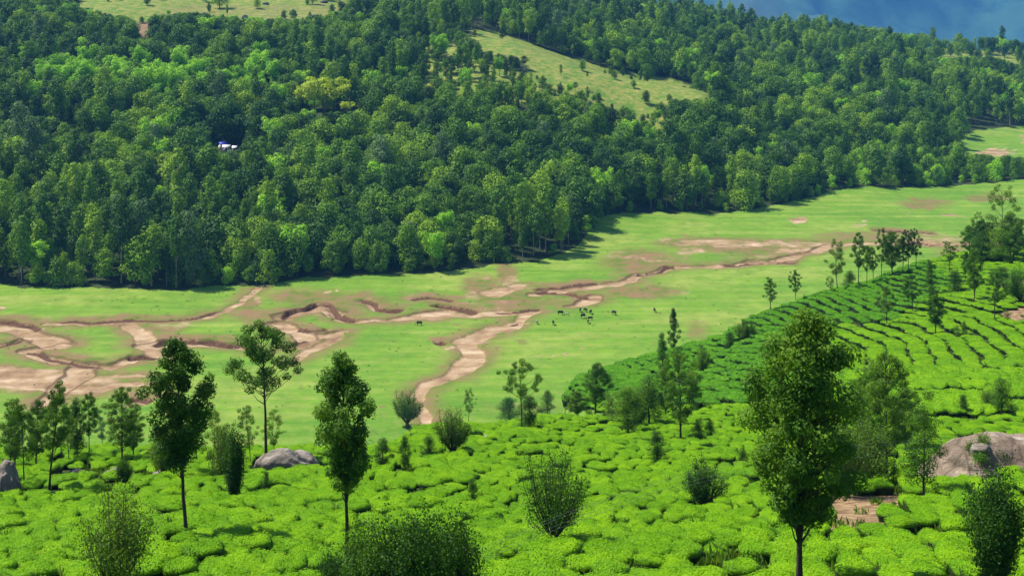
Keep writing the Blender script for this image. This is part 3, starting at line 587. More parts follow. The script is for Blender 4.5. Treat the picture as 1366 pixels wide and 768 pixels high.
T = 'tree'; S = 'shrub'
TREES = [
 # px, base row, top row, crown width, build, name, category, label, leaves
 (1066,776,412,158,'full','silver_oak',T,'largest tree, tall with full dark crown, rising from the bottom edge right of centre','oak'),
 (248,712,450,86,'tall','silver_oak',T,'tall clumpy tree with bare lower trunk, left of the long grey rock','oak'),
 (462,745,468,96,'tall','silver_oak',T,'tall ragged tree with crooked dark trunk, right of the long grey rock','oak'),
 (355,612,430,108,'spread','silver_oak',T,'wide topped tree with clean straight trunk behind the long grey rock','oak'),
 (908,584,468,72,'full','silver_oak',T,'dense broad tree standing at the foot of the dark green tea spur','oak'),
 (899,478,409,24,'poplar','narrow_tree',T,'slim dark upright tree on the crest of the dark tea spur against the meadow','dark'),
 (885,512,444,30,'poplar','narrow_tree',T,'dark pointed tree just left of the slim upright one on the tea spur','dark'),
 (696,574,480,62,'spread','silver_oak',T,'flat-topped tree on a rounded rise at the meadow edge, taller of a close pair','oak'),
 (680,566,530,32,'round','round_tree',S,'small dark round tree tucked below the flat-topped tree at the meadow edge','dark'),
 (706,572,528,36,'round','round_tree',S,'dark bushy shrub at the trunk of the flat-topped meadow edge tree','dark'),
 (730,556,520,20,'round','round_tree',S,'small narrow brownish tree right of the flat-topped meadow edge tree','olive'),
 (794,556,484,44,'full','silver_oak',T,'upright dark tree between the grass strip and the dark tea spur','dark'),
 (838,577,514,48,'round','round_tree',T,'rounded green tree, left one of two in front of the dark tea spur','oak'),
 (866,566,502,50,'round','round_tree',T,'rounded dark tree, right one of two in front of the dark tea spur','dark'),
 (877,615,574,28,'round','small_tree',T,'small round tree alone on bright tea below the dark spur, casting a shadow','dark'),
 (932,585,558,18,'round','shrub',S,'small dark shrub right of the dense tree at the foot of the spur','dark'),
 (948,582,558,16,'round','shrub',S,'tiny round shrub beside another at the end of the bright tea','dark'),
 (990,616,596,15,'round','shrub',S,'tiny dark shrub alone on tea just left of the largest tree','dark'),
 (941,674,602,58,'vase','vase_shrub',S,'dark bushy shrub with pale forked stems alone on the tea, left of the largest tree','dark'),
 (738,720,586,96,'vase','vase_shrub',S,'large fan of upright thin stems alone in the middle of the near tea','dark'),
 (150,790,645,118,'bare','vase_shrub',S,'thin leafless looking fan of stems at the bottom left','olive'),
 (500,830,690,92,'column','leafy_shrub',S,'left part of the dark leafy thicket at the bottom edge, nearest the ragged tree','dark'),
 (548,835,676,104,'column','leafy_shrub',S,'middle and tallest bush of the dark leafy thicket at the bottom edge','dark'),
 (598,835,688,92,'column','leafy_shrub',S,'right bush of the dark leafy thicket at the bottom edge','dark'),
 (452,820,730,60,'column','leafy_shrub',S,'lowest bush at the left end of the dark leafy thicket','dark'),
 (1326,778,622,84,'column','leafy_shrub',S,'dense dark upright shrub at the bottom right below the pink boulder','dark'),
 (1232,657,543,64,'round','round_tree',T,'dark egg-shaped tree on forked pale stems left of the pink boulder','dark'),
 (1182,625,470,100,'full','silver_oak',T,'broad tree behind the largest tree, left of the egg-shaped one','oak'),
 (1132,652,540,84,'bare','vase_shrub',S,'pale brushy many-stemmed shrub behind the largest tree','olive'),
 (1160,640,560,70,'bare','vase_shrub',S,'thin stemmed brush under the broad tree behind the largest one','olive'),
 (1336,549,504,36,'round','round_tree',T,'round dark tree with a shadow on the tea above the pink boulder','dark'),
 (1318,545,516,22,'bare','shrub',S,'pale wispy shrub touching the round tree above the pink boulder','olive'),
 (1284,548,525,16,'round','shrub',S,'little dark shrub on the terraces left of the round tree above the boulder','dark'),
 (1192,642,612,16,'round','shrub',S,'small dark upright shrub in tea left of the egg-shaped tree','dark'),
 (12,634,533,34,'airy','silver_oak',T,'thin airy tree at the left frame edge above the whitish rock','oak'),
 (32,645,528,56,'airy','silver_oak',T,'mid green airy tree second from the left frame edge','oak'),
 (66,646,510,48,'tall','silver_oak',T,'tallest dark tree of the left cluster, its bare trunk in tea','oak'),
 (92,613,545,36,'airy','silver_oak',T,'pale olive tree in the left cluster behind the tallest dark one','olive'),
 (103,610,530,30,'round','silver_oak',T,'short dark tree in the gap of the left cluster','dark'),
 (119,607,522,32,'tall','silver_oak',T,'straight tree of the left cluster with a round shadow at its foot','oak'),
 (137,605,545,28,'airy','silver_oak',T,'slight tree between the straight one and the full one in the left cluster','oak'),
 (163,612,516,56,'full','silver_oak',T,'full crowned tree at the right end of the left cluster','oak'),
 (81,608,535,30,'airy','silver_oak',T,'slender tree at the back of the left cluster beside the tallest','oak'),
 (166,640,608,20,'column','shrub',S,'dark upright shrub in tea below the full crowned tree of the left cluster','dark'),
 (236,630,520,40,'airy','silver_oak',T,'thin tree hidden behind the tall clumpy tree on the left','oak'),
 (218,636,560,36,'bare','shrub',S,'pale brush standing left of the tall clumpy tree','olive'),
 (284,636,545,44,'airy','silver_oak',T,'wispy pale tree right of the tall clumpy tree','olive'),
 (300,640,560,38,'bare','shrub',S,'pale thin brush left of the dark columnar shrub','olive'),
 (313,662,572,30,'column','columnar_shrub',S,'dark columnar shrub on tea left of the long grey rock','dark'),
 (334,614,538,34,'airy','silver_oak',T,'small tree just left of the wide topped tree trunk','oak'),
 (366,608,543,34,'airy','silver_oak',T,'small tree just right of the wide topped tree trunk','oak'),
 (510,628,584,28,'round','round_tree',T,'round dark tree in tea right of the ragged tree','dark'),
 (541,624,580,20,'round','small_tree',T,'little two-tiered tree in the tea hollow','dark'),
 (543,570,518,46,'vase','bushy_tree',T,'bushy olive tree at the tea edge, left of the dirt track end','olive'),
 (604,602,541,52,'vase','bushy_tree',T,'spreading many-stemmed shrub right of the end of the dirt track','olive'),
 (625,566,516,22,'airy','small_tree',T,'thin pale sapling on the meadow edge right of the dirt track','olive'),
 (572,606,580,22,'round','shrub',S,'small shrub in the hollow below the dirt track','dark'),
 (631,670,638,18,'round','shrub',S,'small dark conical shrub among near tea left of the stem fan','dark'),
 (356,652,628,14,'round','shrub',S,'tiny dark shrub just below the long grey rock','dark'),
 (1028,398,347,24,'tall','meadow_tree',T,'left one of two lone slim trees on the upper edge of the rowed tea','oak'),
 (1062,394,345,20,'tall','meadow_tree',T,'right one of two lone slim trees on the upper edge of the rowed tea','oak'),
 (1117,382,310,34,'airy','silver_oak',T,'pale sparse tree at the left end of the tree row above the rowed tea','olive'),
 (1108,384,358,14,'airy','shrub',S,'little sapling at the foot of the pale sparse tree','olive'),
 (1133,379,354,20,'round','round_tree',S,'small very dark ball-shaped tree in the tree row','dark'),
 (1145,380,306,28,'tall','silver_oak',T,'tall dark tree right behind the ball-shaped tree in the row','oak'),
 (1156,374,318,22,'tall','silver_oak',T,'third tall tree of the row above the rowed tea','oak'),
 (1165,372,322,20,'tall','silver_oak',T,'lighter tree near the middle of the row above the rowed tea','olive'),
 (1176,378,304,26,'tall','silver_oak',T,'tall dark tree in the middle of the row, trunk down to the tea','dark'),
 (1190,372,308,30,'full','silver_oak',T,'leafy tree right of the middle of the row','oak'),
 (1204,368,316,24,'tall','silver_oak',T,'short leafy tree in the right half of the row','oak'),
 (1212,366,305,22,'tall','silver_oak',T,'slender dark tree, second from the right end of the row','dark'),
 (1222,364,304,22,'tall','silver_oak',T,'tree at the right end of the row above the rowed tea','dark'),
 (1183,437,380,30,'tall','silver_oak',T,'brownish crowned tree on the field line between rowed and bright tea','olive'),
 (1217,420,366,30,'tall','silver_oak',T,'dark tree in the rowed tea, right of the brownish crowned one','dark'),
 (1241,398,346,22,'poplar','silver_oak',T,'conical green tree above the bright tea left of the double trunk tree','oak'),
 (1248,448,386,30,'full','silver_oak',T,'dark round tree on bright tea with a round shadow to its right','dark'),
 (1266,364,322,24,'tall','silver_oak',T,'small tree with double trunk above the bright tea','oak'),
 (1273,393,360,26,'round','round_tree',T,'low dark rounded tree below the double trunk tree','dark'),
 (1287,380,334,20,'tall','silver_oak',T,'thin tree between the double trunk tree and the tall bright one','oak'),
 (1300,404,330,30,'full','silver_oak',T,'tall tree with greenish crown and long shadow on upper bright tea','oak'),
 (1327,428,363,32,'tall','silver_oak',T,'wide dark tree near the right edge with a flat shadow on bright tea','dark'),
 (1338,386,356,34,'round','bushy_tree',T,'bushy green tree above the wide dark tree near the right edge','oak'),
 (1277,457,432,12,'airy','sapling',S,'taller of two saplings on the bright tea','olive'),
 (1286,452,428,10,'round','sapling',S,'shorter dark one of two saplings on the bright tea','olive'),
 (1344,432,412,14,'airy','sapling',S,'brown sapling beside the bare earth at the right edge','olive'),
 (1336,348,243,60,'airy','eucalyptus',T,'tall sparse tree with flat leaf layers rising above the right hand grove','olive'),
 (1294,346,300,26,'full','silver_oak',T,'leftmost dark tree of the right hand grove','oak'),
 (1308,348,292,32,'full','silver_oak',T,'second dark tree of the right hand grove','dark'),
 (1320,350,296,28,'full','silver_oak',T,'leafy tree below the tall sparse one in the grove','dark'),
 (1334,352,304,44,'round','bushy_tree',T,'broad lighter bush in the middle of the right hand grove','oak'),
 (1352,352,298,30,'full','silver_oak',T,'dark tree at the right of the grove, near the frame edge','dark'),
 (1366,348,290,34,'airy','silver_oak',T,'airy tree cut by the right frame edge at the grove','olive'),
 (1362,408,352,44,'vase','leafy_shrub',S,'bright yellow green leafy bush at the right frame edge','fresh'),
 (974,466,442,19,'round','round_tree',S,'very dark ball-shaped shrub at the end of the rowed tea','dark'),
 (990,458,424,26,'vase','vase_shrub',S,'grey green bush right of the ball-shaped shrub','oak'),
 (1001,456,428,20,'vase','vase_shrub',S,'smaller bush behind the grey green one by the largest tree','oak'),
 (937,500,458,24,'vase','vase_shrub',S,'dull bush high on the dark tea spur','oak'),
 (1090,700,650,44,'vase','leafy_shrub',S,'low leafy shrub at the foot of the largest tree','oak'),
 (770,560,520,34,'full','silver_oak',T,'leafy tree just left of the upright dark tree by the grass strip','oak'),
 (815,562,520,36,'airy','silver_oak',T,'light green tree between the upright dark tree and the rounded pair','olive'),
 (852,570,528,26,'full','silver_oak',T,'slim tree between the two rounded trees before the dark spur','oak'),
 (888,560,500,34,'full','silver_oak',T,'leafy tree pressed against the left side of the dense broad tree','oak'),
 (925,548,490,40,'airy','silver_oak',T,'light tree behind the right side of the dense broad tree','olive'),
 (1150,600,500,50,'full','silver_oak',T,'green tree between the largest tree and the broad one behind it','oak'),
 (1208,600,515,52,'full','silver_oak',T,'leafy tree behind the egg-shaped dark tree','oak'),
 (1170,560,478,50,'airy','silver_oak',T,'pale green treetop high behind the largest tree','olive'),
 (48,622,530,44,'full','silver_oak',T,'full leafy tree behind the tallest dark one of the left cluster','oak'),
 (20,622,545,36,'full','silver_oak',T,'short full tree near the left frame edge','oak'),
 (178,606,545,34,'full','silver_oak',T,'small leafy tree at the far right of the left cluster','oak'),
 (262,612,530,36,'airy','silver_oak',T,'light tree just right of the tall clumpy tree','oak'),
 (1310,352,310,36,'round','bushy_tree',T,'rounded bush low in the left of the right hand grove','dark'),
 (1348,344,282,34,'full','silver_oak',T,'tall leafy tree behind the middle of the right hand grove','oak'),
 (1302,336,280,22,'airy','silver_oak',T,'thin tree rising behind the left of the right hand grove','olive'),
 (440,590,566,14,'round','shrub',S,'tiny bush on the meadow edge behind the ragged tree','oak'),
]
for t in TREES:
    place_tree(*t[:8], leafm=t[8], group=('trees in a row above the rowed tea' if 1100 < t[0] < 1226 and t[1] < 386 else None))

# ------------------------------------------------------------------ tea bushes
def tea_mesh(seed, leafm, W=1.12, D=.82, Hh=.80, nl=950, leaf=.095):
    r = np.random.RandomState(seed)
    rings = [(.78, -.35), (.84, .15), (.93, .50), (.99, .74), (.95, .90), (.72, .985), (.36, 1.0), (.02, 1.0)]; nu = 16; V = []
    lob = lambda th: 1.0 + .10 * np.cos(2 * th + seed) + .08 * np.sin(3 * th + seed * 2) + .04 * np.sin(7 * th + seed)
    bump = lambda x, y: .045 * np.sin(x * 3.1 + seed) + .04 * np.sin(y * 4.3 + seed * 2.1 + x * 1.7)
    for k, (rr, zz_) in enumerate(rings):
        for i in range(nu):
            th = i * 2 * math.pi / nu; q = rr * lob(th) * r.uniform(.96, 1.03); x = W * q * math.cos(th); y = D * q * math.sin(th)
            V.append((x, y, Hh * zz_ + (bump(x, y) if k > 2 else 0)))
    V = np.array(V); nv = len(rings) - 1
    Fc = np.array([(j * nu + i, j * nu + (i + 1) % nu, (j + 1) * nu + (i + 1) % nu, (j + 1) * nu + i) for j in range(nv) for i in range(nu)]); core_n = len(V)
    m = nl; th = r.uniform(0, 2 * math.pi, m); side = r.rand(m) < .20; q = np.where(side, 1.0, np.sqrt(r.rand(m)))
    zs = np.where(side, r.uniform(.1, .8, m), np.clip(1 - q ** 7, 0, 1) ** .5 * .14 + .88)
    rad = np.where(side, .84 + .15 * np.clip(zs / .75, 0, 1), q) * lob(th); x = W * rad * np.cos(th); y = D * rad * np.sin(th)
    Pp = np.column_stack([x, y, Hh * zs + np.where(side, 0, bump(x, y)) + r.uniform(-.01, .05, m)])
    Nn = np.column_stack([np.cos(th) * np.where(side, 1.1, .5 * q ** 4), np.sin(th) * np.where(side, 1.1, .5 * q ** 4), np.where(side, .4, 1.0)]) + r.normal(size=(m, 3)) * .34
    Nn /= np.linalg.norm(Nn, axis=1)[:, None]
    LV, LF = leaf_quads(Pp, Nn, leaf * r.uniform(.6, 1.4, m), r, .55)
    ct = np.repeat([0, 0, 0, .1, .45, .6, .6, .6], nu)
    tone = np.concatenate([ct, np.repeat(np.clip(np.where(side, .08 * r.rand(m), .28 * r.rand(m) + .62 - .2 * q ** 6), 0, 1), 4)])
    Vall = np.concatenate([V, LV]); Fall = np.concatenate([Fc, LF + core_n])
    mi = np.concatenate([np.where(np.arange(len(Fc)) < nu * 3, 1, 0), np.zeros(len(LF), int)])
    sm = np.concatenate([np.ones(len(Fc), bool), np.zeros(len(LF), bool)])
    return new_mesh('tea_bush', Vall, Fall, [M[leafm], M['tea_core']], midx=mi, attrs={'tone': tone}, shade_smooth=sm)
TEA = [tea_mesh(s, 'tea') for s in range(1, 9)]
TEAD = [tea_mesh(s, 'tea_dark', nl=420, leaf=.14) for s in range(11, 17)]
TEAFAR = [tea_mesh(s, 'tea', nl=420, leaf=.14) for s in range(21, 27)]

ROCKC = []   # (x, y, radius) kept free of tea
def lattice(X0, X1, Y0, Y1, ds, dt, ang, curve, seed, jit=.22, jt=.6, wob=5.0):
    """rows of bushes: s runs along a row, t across the rows; rows bend and wander"""
    r = np.random.RandomState(seed); cx, cy = (X0 + X1) / 2, (Y0 + Y1) / 2
    L = math.hypot(X1 - X0, Y1 - Y0) / 2 + 5
    s = np.arange(-L, L, ds); t = np.arange(-L, L, dt); S_, T_ = np.meshgrid(s, t)
    S_ = S_ + (np.arange(len(t))[:, None] % 2) * ds * .5 + r.uniform(-jit, jit, S_.shape) * ds; T_ = T_ + r.uniform(-jit, jit, S_.shape) * dt * jt
    T2 = T_ + curve * S_ ** 2 + wob * (fbm(S_ / 26, T_ / 40, seed + 5, 3) - .5) + 1.3 * (fbm(S_ / 7, T_ / 30, seed + 8, 2) - .5)
    slope = 2 * curve * S_
    x = cx + S_ * math.cos(ang) - T2 * math.sin(ang); y = cy + S_ * math.sin(ang) + T2 * math.cos(ang)
    x, y, sl_ = x.ravel(), y.ravel(), slope.ravel()
    m = (x > X0) & (x < X1) & (y > Y0) & (y < Y1)
    return x[m], y[m], (ang + np.arctan(sl_[m]))
LOBEA = [(968,424),(985,412),(1050,396),(1120,380),(1180,368),(1238,352),(1262,372),(1268,385),(1225,410),(1190,432),(1112,438),(1085,448),(1040,440),(1000,438)]
LOBEB = [(1112,439),(1190,433),(1225,411),(1268,386),(1262,372),(1240,353),(1285,330),(1366,330),(1900,310),(1900,488),(1366,490),(1180,500),(1120,492),(1090,470),(1085,450)]
TERR  = [(1085,500),(1180,501),(1366,491),(1900,489),(1900,560),(1366,556),(1290,566),(1180,560),(1085,560)]
SPUR  = [(700,560),(715,500),(800,486),(870,472),(930,450),(985,440),(1040,441),(1085,450),(1088,500),(1060,540),(950,545),(870,550),(780,545)]
def classify(x, y):
    z = height(x, y); px = 683 + F * x / y; py = HOR - F * z / y; return z, px, py
cand = []
def tea_field(name, bbox, ds, dt, ang, curve, seed, poly=None, notpoly=(), kind=0, scale=(1, 1, 1), miss=.02, Yr=(0, 1e9), jt=.6, hvar=.2):
    x, y, a = lattice(*bbox, ds, dt, ang, curve, seed, jt=jt, wob=(5.0 if jt > .3 else 3.0))
    z, px, py = classify(x, y)
    m = tea_zone(px, py, x, y) & (px > -420) & (px < 1850) & (y > Yr[0]) & (y < Yr[1])
    if poly is not None: m &= inpoly(px, py, poly)
    for p_ in notpoly: m &= ~inpoly(px, py, p_)
    jx = 22 * (fbm(x / 3, y / 3, 15, 2) - .5); jy = 14 * (fbm(x / 3, y / 3, 16, 2) - .5)
    for b in BARE_T: m &= ~inpoly(px + jx, py + jy, b)
    m &= np.random.RandomState(seed).rand(len(x)) > miss
    x, y, z, a, px, py = x[m], y[m], z[m], a[m], px[m], py[m]
    r = np.random.RandomState(seed + 1); n = len(x)
    sc = np.column_stack([r.uniform(.85, 1.2, n) * scale[0], r.uniform(.85, 1.2, n) * scale[1], r.uniform(1 - hvar, 1 + hvar * 1.3, n) * scale[2]])
    cand.append((x, y, z, a + r.normal(size=n) * .10, sc, np.full(n, kind)))

# rocks first, so that tea keeps off them
def rock_mesh(seed, sub=4, flat=.55, rough=.35, mats=None, sharp=.0):
    import bmesh
    bm = bmesh.new(); bmesh.ops.create_icosphere(bm, subdivisions=sub, radius=1.0)
    off = Vector((seed * 3.1, seed * 1.7, seed * .9))
    for v in bm.verts:
        p = v.co.normalized(); d = 1 + rough * (mnoise.fractal(p * 1.1 + off, 1.0, 2.0, 5) ) + .05 * mnoise.fractal(p * 6 + off, 1.0, 2.0, 3)
        rg = 1 - abs(mnoise.noise(p * 2.3 + off)) * 2; d += rough * .22 * rg - rough * .35 * max(0, .06 - abs(mnoise.noise(p * 1.6 - off))) * 6
        v.co = Vector((p.x * d, p.y * d, p.z * d * flat))
    me = bpy.data.meshes.new('rock'); bm.to_mesh(me); bm.free()
    for p in me.polygons: p.use_smooth = True
    for m in (mats or [M['rock']]): me.materials.append(m)
    return me
def rock_mat(name, a, b, c, stain):
    m, ns, ls = mat(name); tc = ns.new('ShaderNodeTexCoord'); g = geo_pos(ns)
    mp = ns.new('ShaderNodeMapping'); mp.inputs['Scale'].default_value = (1, 1, .35); mp.inputs['Rotation'].default_value = (.4, .5, .2); ls.new(g, mp.inputs[0])
    n1 = noise_(ns, ls, .5, 6.0, mp.outputs[0], .65); n2 = noise_(ns, ls, 3.5, 6.0, g, .7); n3 = noise_(ns, ls, .25, 4.0, g)
    r = ramp(ns, [(.3, a), (.5, b), (.7, c)]); ls.new(math_(ns, ls, 'ADD', math_(ns, ls, 'MULTIPLY', n1, .65), math_(ns, ls, 'MULTIPLY', n2, .35)), r.inputs[0])
    st = ramp(ns, [(.5, (0, 0, 0)), (.62, (1, 1, 1))]); ls.new(n3, st.inputs[0])
    col = mixc(ns, ls, math_(ns, ls, 'MULTIPLY', st.outputs[0], .6), r.outputs[0], stain)
    vr = ns.new('ShaderNodeTexVoronoi'); vr.feature = 'DISTANCE_TO_EDGE'; vr.inputs['Scale'].default_value = .45
    wv = mixc(ns, ls, .75, mp.outputs[0], noise_(ns, ls, .6, 3.0, g)); ls.new(mp.outputs[0], vr.inputs['Vector'])
    ck = ramp(ns, [(.0, (0, 0, 0)), (.05, (1, 1, 1))]); ls.new(vr.outputs[0], ck.inputs[0])
    col = mixc(ns, ls, math_(ns, ls, 'MULTIPLY_ADD', ck.outputs[0], -.5, .5), col, (.05, .035, .025))
    p = ns.new('ShaderNodeBsdfPrincipled'); p.inputs['Roughness'].default_value = .85; p.inputs['Specular IOR Level'].default_value = .25; ls.new(col, p.inputs['Base Color'])
    b = ns.new('ShaderNodeBump'); b.inputs['Strength'].default_value = .8; b.inputs['Distance'].default_value = .25
    ls.new(math_(ns, ls, 'ADD', n1, n2), b.inputs['Height']); ls.new(b.outputs[0], p.inputs['Normal'])
    o = ns.new('ShaderNodeOutputMaterial'); ls.new(p.outputs[0], o.inputs[0]); return m
M['rock_pink'] = rock_mat('granite_pink', (.15, .10, .065), (.37, .28, .20), (.68, .58, .46), (.14, .10, .07))
M['rock'] = rock_mat('granite_grey', (.14, .11, .09), (.32, .27, .22), (.58, .53, .46), (.10, .08, .065))
M['rock_dark'] = rock_mat('granite_dark', (.05, .045, .05), (.11, .10, .10), (.22, .20, .18), (.03, .03, .03))
RK = [(1318,622,150,66,.34,'rock_pink','broad pinkish granite boulder rising from the tea at the right frame edge',3,.22,1.0),
 (378,633,96,36,.5,'rock','long grey rock among tea behind the near field, left of the ragged tree',5,.3,.75),
 (404,624,22,16,.7,'rock','pale lump at the right end of the long grey rock',6,.3,.8),
 (4,660,40,48,.9,'rock','tall whitish rock cut by the left frame edge',7,.35,.9),
 (148,639,30,14,.6,'rock','flat grey rock among tea below the left cluster of trees',8,.3,.9),
 (212,639,24,12,.6,'rock','small pale rock left of the tall clumpy tree',9,.35,.9),
 (100,636,24,12,.6,'rock_dark','dull brown rock in the grass below the tallest tree of the left cluster',10,.3,.9),
 (648,590,12,9,.7,'rock','small whitish stone in tea below the flat-topped tree',12,.3,.9),
 (677,574,18,8,.7,'rock_dark','dark rock at the foot of the flat-topped tree',13,.3,.9),
 (1310,606,24,17,.8,'rock','grey loose stone resting in a grassy hollow of the pink boulder',14,.3,.9)]
def place_rock(px, yb, wpx, hpx, dep, mk, label, seed, rough, flat=1.0, Ymax=420, name='boulder', group=None):
    X, Y, Z = hit(px, yb, hi=Ymax); sx = wpx / 2 / F * Y; sz = hpx / F * Y
    d = max(sx * dep, 1.2)
    o = link(name, rock_mesh(seed, 5 if wpx > 60 else 4 if wpx > 20 else 3, 1.0, rough, [M[mk]]), None, (X, Y + d * .4, hgt1(X, Y + d * .4) - sz * .15), rz=seed * .3 * 0, scale=(sx, d, sz))
    o['label'] = label; o['category'] = 'rock'
    if group: o['group'] = group
    ROCKC.append((X, Y + d * .4, sx, d)); return o
bo = place_rock(1352, 634, 218, 58, .7, 'rock_pink', RK[0][6], 3, .20)
for r_ in RK[1:-1]: place_rock(r_[0], r_[1], r_[2], r_[3], r_[4], r_[5], r_[6], r_[7], r_[8])
# stone and tuft in the hollow of the big boulder, seated on its surface
bpy.context.view_layer.update()
def on_boulder(px, py):
    o = bo; mw = o.matrix_world.inverted(); d = Vector(((px - 683) / F, 1, -(py - HOR) / F)); a = mw @ Vector((0, 0, 0)); b = mw.to_3x3() @ d
    ok, loc, nor, _ = o.ray_cast(a, b.normalized()); return (o.matrix_world @ loc) if ok else None
p_ = on_boulder(1310, 604)
if p_:
    s_ = 12 / F * p_.y
    o = link('boulder', rock_mesh(14, 4, .8, .35, [M['rock']]), None, (p_.x, p_.y + s_ * .2, p_.z + s_ * .35), scale=(s_, s_ * .9, s_ * .8)); o['label'] = RK[-1][6]; o['category'] = 'rock'
    for (qx, qy, ww, lb) in ((1298, 601, 20, 'tuft of green shrub on the pink boulder left of the loose stone'), (1312, 592, 26, 'low green tuft on the pink boulder behind the loose stone'), (1308, 614, 26, 'bright grass tuft on the pink boulder in front of the loose stone')):
        p2 = on_boulder(qx, qy)
        if p2:
            h_ = ww / F * p2.y * .5
            tv, tf, V, Fc, tone = vase_geo(int(qx), h_ * 1.2, h_, 14, 900, .11, .015, .1, 1.2, .6)
            rt = bpy.data.objects.new('grass_tuft', None); COL.objects.link(rt); rt.location = p2 - Vector((0, 0, .05)); rt['label'] = lb; rt['category'] = 'plant'
            link('stems', new_mesh('stems', tv, tf, [M['bark']]), rt); link('leaves', new_mesh('leaves', V, Fc, [M['olive' if qy < 610 else 'fresh']], attrs={'tone': tone}), rt)

# near field and the others
NOTN = (LOBEA, LOBEB, TERR, SPUR)
tea_field('near', (-130, 170, 30, 235), 1.42, 2.25, .10, .0006, 31, None, NOTN, 0, (.65, .86, .84), .025, hvar=.28, jt=.5)
tea_field('terr', (20, 150, 110, 215), 1.5, 8.0, -.02, .0006, 41, TERR, (), 2, (1.1, 2.15, 1.25), .0, jt=.02, hvar=.1)
tea_field('b', (30, 240, 180, 380), 1.5, 3.3, 1.75, .0035, 51, LOBEB, (), 2, (1.0, 1.62, .95), .004, jt=.03, hvar=.08)
tea_field('a', (30, 150, 235, 380), 1.25, 2.7, 1.66, .0012, 61, LOBEA, (), 3, (.95, 1.12, 1.35), .01, jt=.03, hvar=.1)
tea_field('spur', (-5, 90, 180, 345), 2.2, 2.3, .55, .002, 71, SPUR, (), 3, (1.0, 1.15, 1.3), .04)
ax = [np.concatenate([c[i] for c in cand]) for i in range(6)]
tx, ty, tz, ta, tsc, tk = ax
ok = np.ones(len(tx), bool)
for (rx, ry, ra, rb) in ROCKC: ok &= ((tx - rx) / (ra + .6)) ** 2 + ((ty - ry) / (rb + .5)) ** 2 > 1
for (rx, ry) in TREEC: ok &= ~((np.abs(tx - rx) < .75) & (ty - ry < .6) & (ty - ry > -1.5))
tx, ty, tz, ta, tsc, tk = tx[ok], ty[ok], tz[ok], ta[ok], tsc[ok], tk[ok]
order = np.argsort(ty); tx, ty, tz, ta, tsc, tk = tx[order], ty[order], tz[order], ta[order], tsc[order], tk[order]
px_ = 683 + F * tx / ty; py_ = HOR - F * tz / ty
vis = (px_ > 5) & (px_ < 1360) & (py_ < 766) & (tk == 0)
first = np.flatnonzero(vis)[:300]; rest = np.setdiff1d(np.arange(len(tx)), first)
for c, i in enumerate(first):
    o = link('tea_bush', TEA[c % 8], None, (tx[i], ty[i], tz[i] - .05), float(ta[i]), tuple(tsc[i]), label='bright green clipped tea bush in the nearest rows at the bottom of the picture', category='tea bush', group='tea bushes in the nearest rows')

def scatter(name, pts, rot, scl, idx, meshes, label, kind='stuff'):
    """one object whose points carry copies of a few meshes"""
    col = bpy.data.collections.new(name + '_kinds')
    for k, me in enumerate(meshes):
        o = bpy.data.objects.new('%s_kind_%03d' % (name, k), me); col.objects.link(o)
    me = bpy.data.meshes.new(name); me.vertices.add(len(pts)); me.vertices.foreach_set('co', np.asarray(pts, np.float32).ravel())
    for nme, data, ty_ in (('rot', rot, 'FLOAT_VECTOR'), ('scl', scl, 'FLOAT_VECTOR'), ('idx', idx, 'INT')):
        a = me.attributes.new(nme, ty_, 'POINT')
        a.data.foreach_set('vector' if ty_ == 'FLOAT_VECTOR' else 'value', np.asarray(data, np.float32 if ty_ == 'FLOAT_VECTOR' else np.int32).ravel())
    ob = link(name, me, kind=kind, label=label)
    ng = bpy.data.node_groups.new(name + '_scatter', 'GeometryNodeTree')
    ng.interface.new_socket('Geometry', in_out='INPUT', socket_type='NodeSocketGeometry'); ng.interface.new_socket('Geometry', in_out='OUTPUT', socket_type='NodeSocketGeometry')
    n = ng.nodes; l = ng.links; gi = n.new('NodeGroupInput'); go = n.new('NodeGroupOutput')
    mp = n.new('GeometryNodeMeshToPoints')
    ip = n.new('GeometryNodeInstanceOnPoints'); ci = n.new('GeometryNodeCollectionInfo'); ci.inputs['Collection'].default_value = col
    ci.inputs['Separate Children'].default_value = True; ci.inputs['Reset Children'].default_value = True
    l.new(gi.outputs[0], mp.inputs['Mesh']); l.new(mp.outputs[0], ip.inputs['Points']); l.new(ci.outputs[0], ip.inputs['Instance']); ip.inputs['Pick Instance'].default_value = True
    for nme, dt, sock in (('idx', 'INT', 'Instance Index'), ('rot', 'FLOAT_VECTOR', 'Rotation'), ('scl', 'FLOAT_VECTOR', 'Scale')):
        na = n.new('GeometryNodeInputNamedAttribute'); na.data_type = dt; na.inputs['Name'].default_value = nme
        out = [s for s in na.outputs if s.enabled and s.name == 'Attribute'][0]
        if nme == 'rot':
            e = n.new('FunctionNodeEulerToRotation'); l.new(out, e.inputs[0]); l.new(e.outputs[0], ip.inputs[sock])
        else: l.new(out, ip.inputs[sock])
    l.new(ip.outputs[0], go.inputs[0])
    md = ob.modifiers.new('scatter', 'NODES'); md.node_group = ng
    return ob
r_ = np.random.RandomState(5)
tmesh = TEA + TEAD + TEAFAR
kk = tk[rest]; ii = np.where(kk == 3, 8 + r_.randint(0, 6, len(rest)), np.where((kk == 2) | (ty[rest] > 170), 14 + r_.randint(0, 6, len(rest)), r_.randint(0, 8, len(rest))))
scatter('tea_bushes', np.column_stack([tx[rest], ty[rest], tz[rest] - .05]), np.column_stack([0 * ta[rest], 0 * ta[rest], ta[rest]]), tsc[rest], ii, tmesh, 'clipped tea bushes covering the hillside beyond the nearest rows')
print('tea', len(tx))

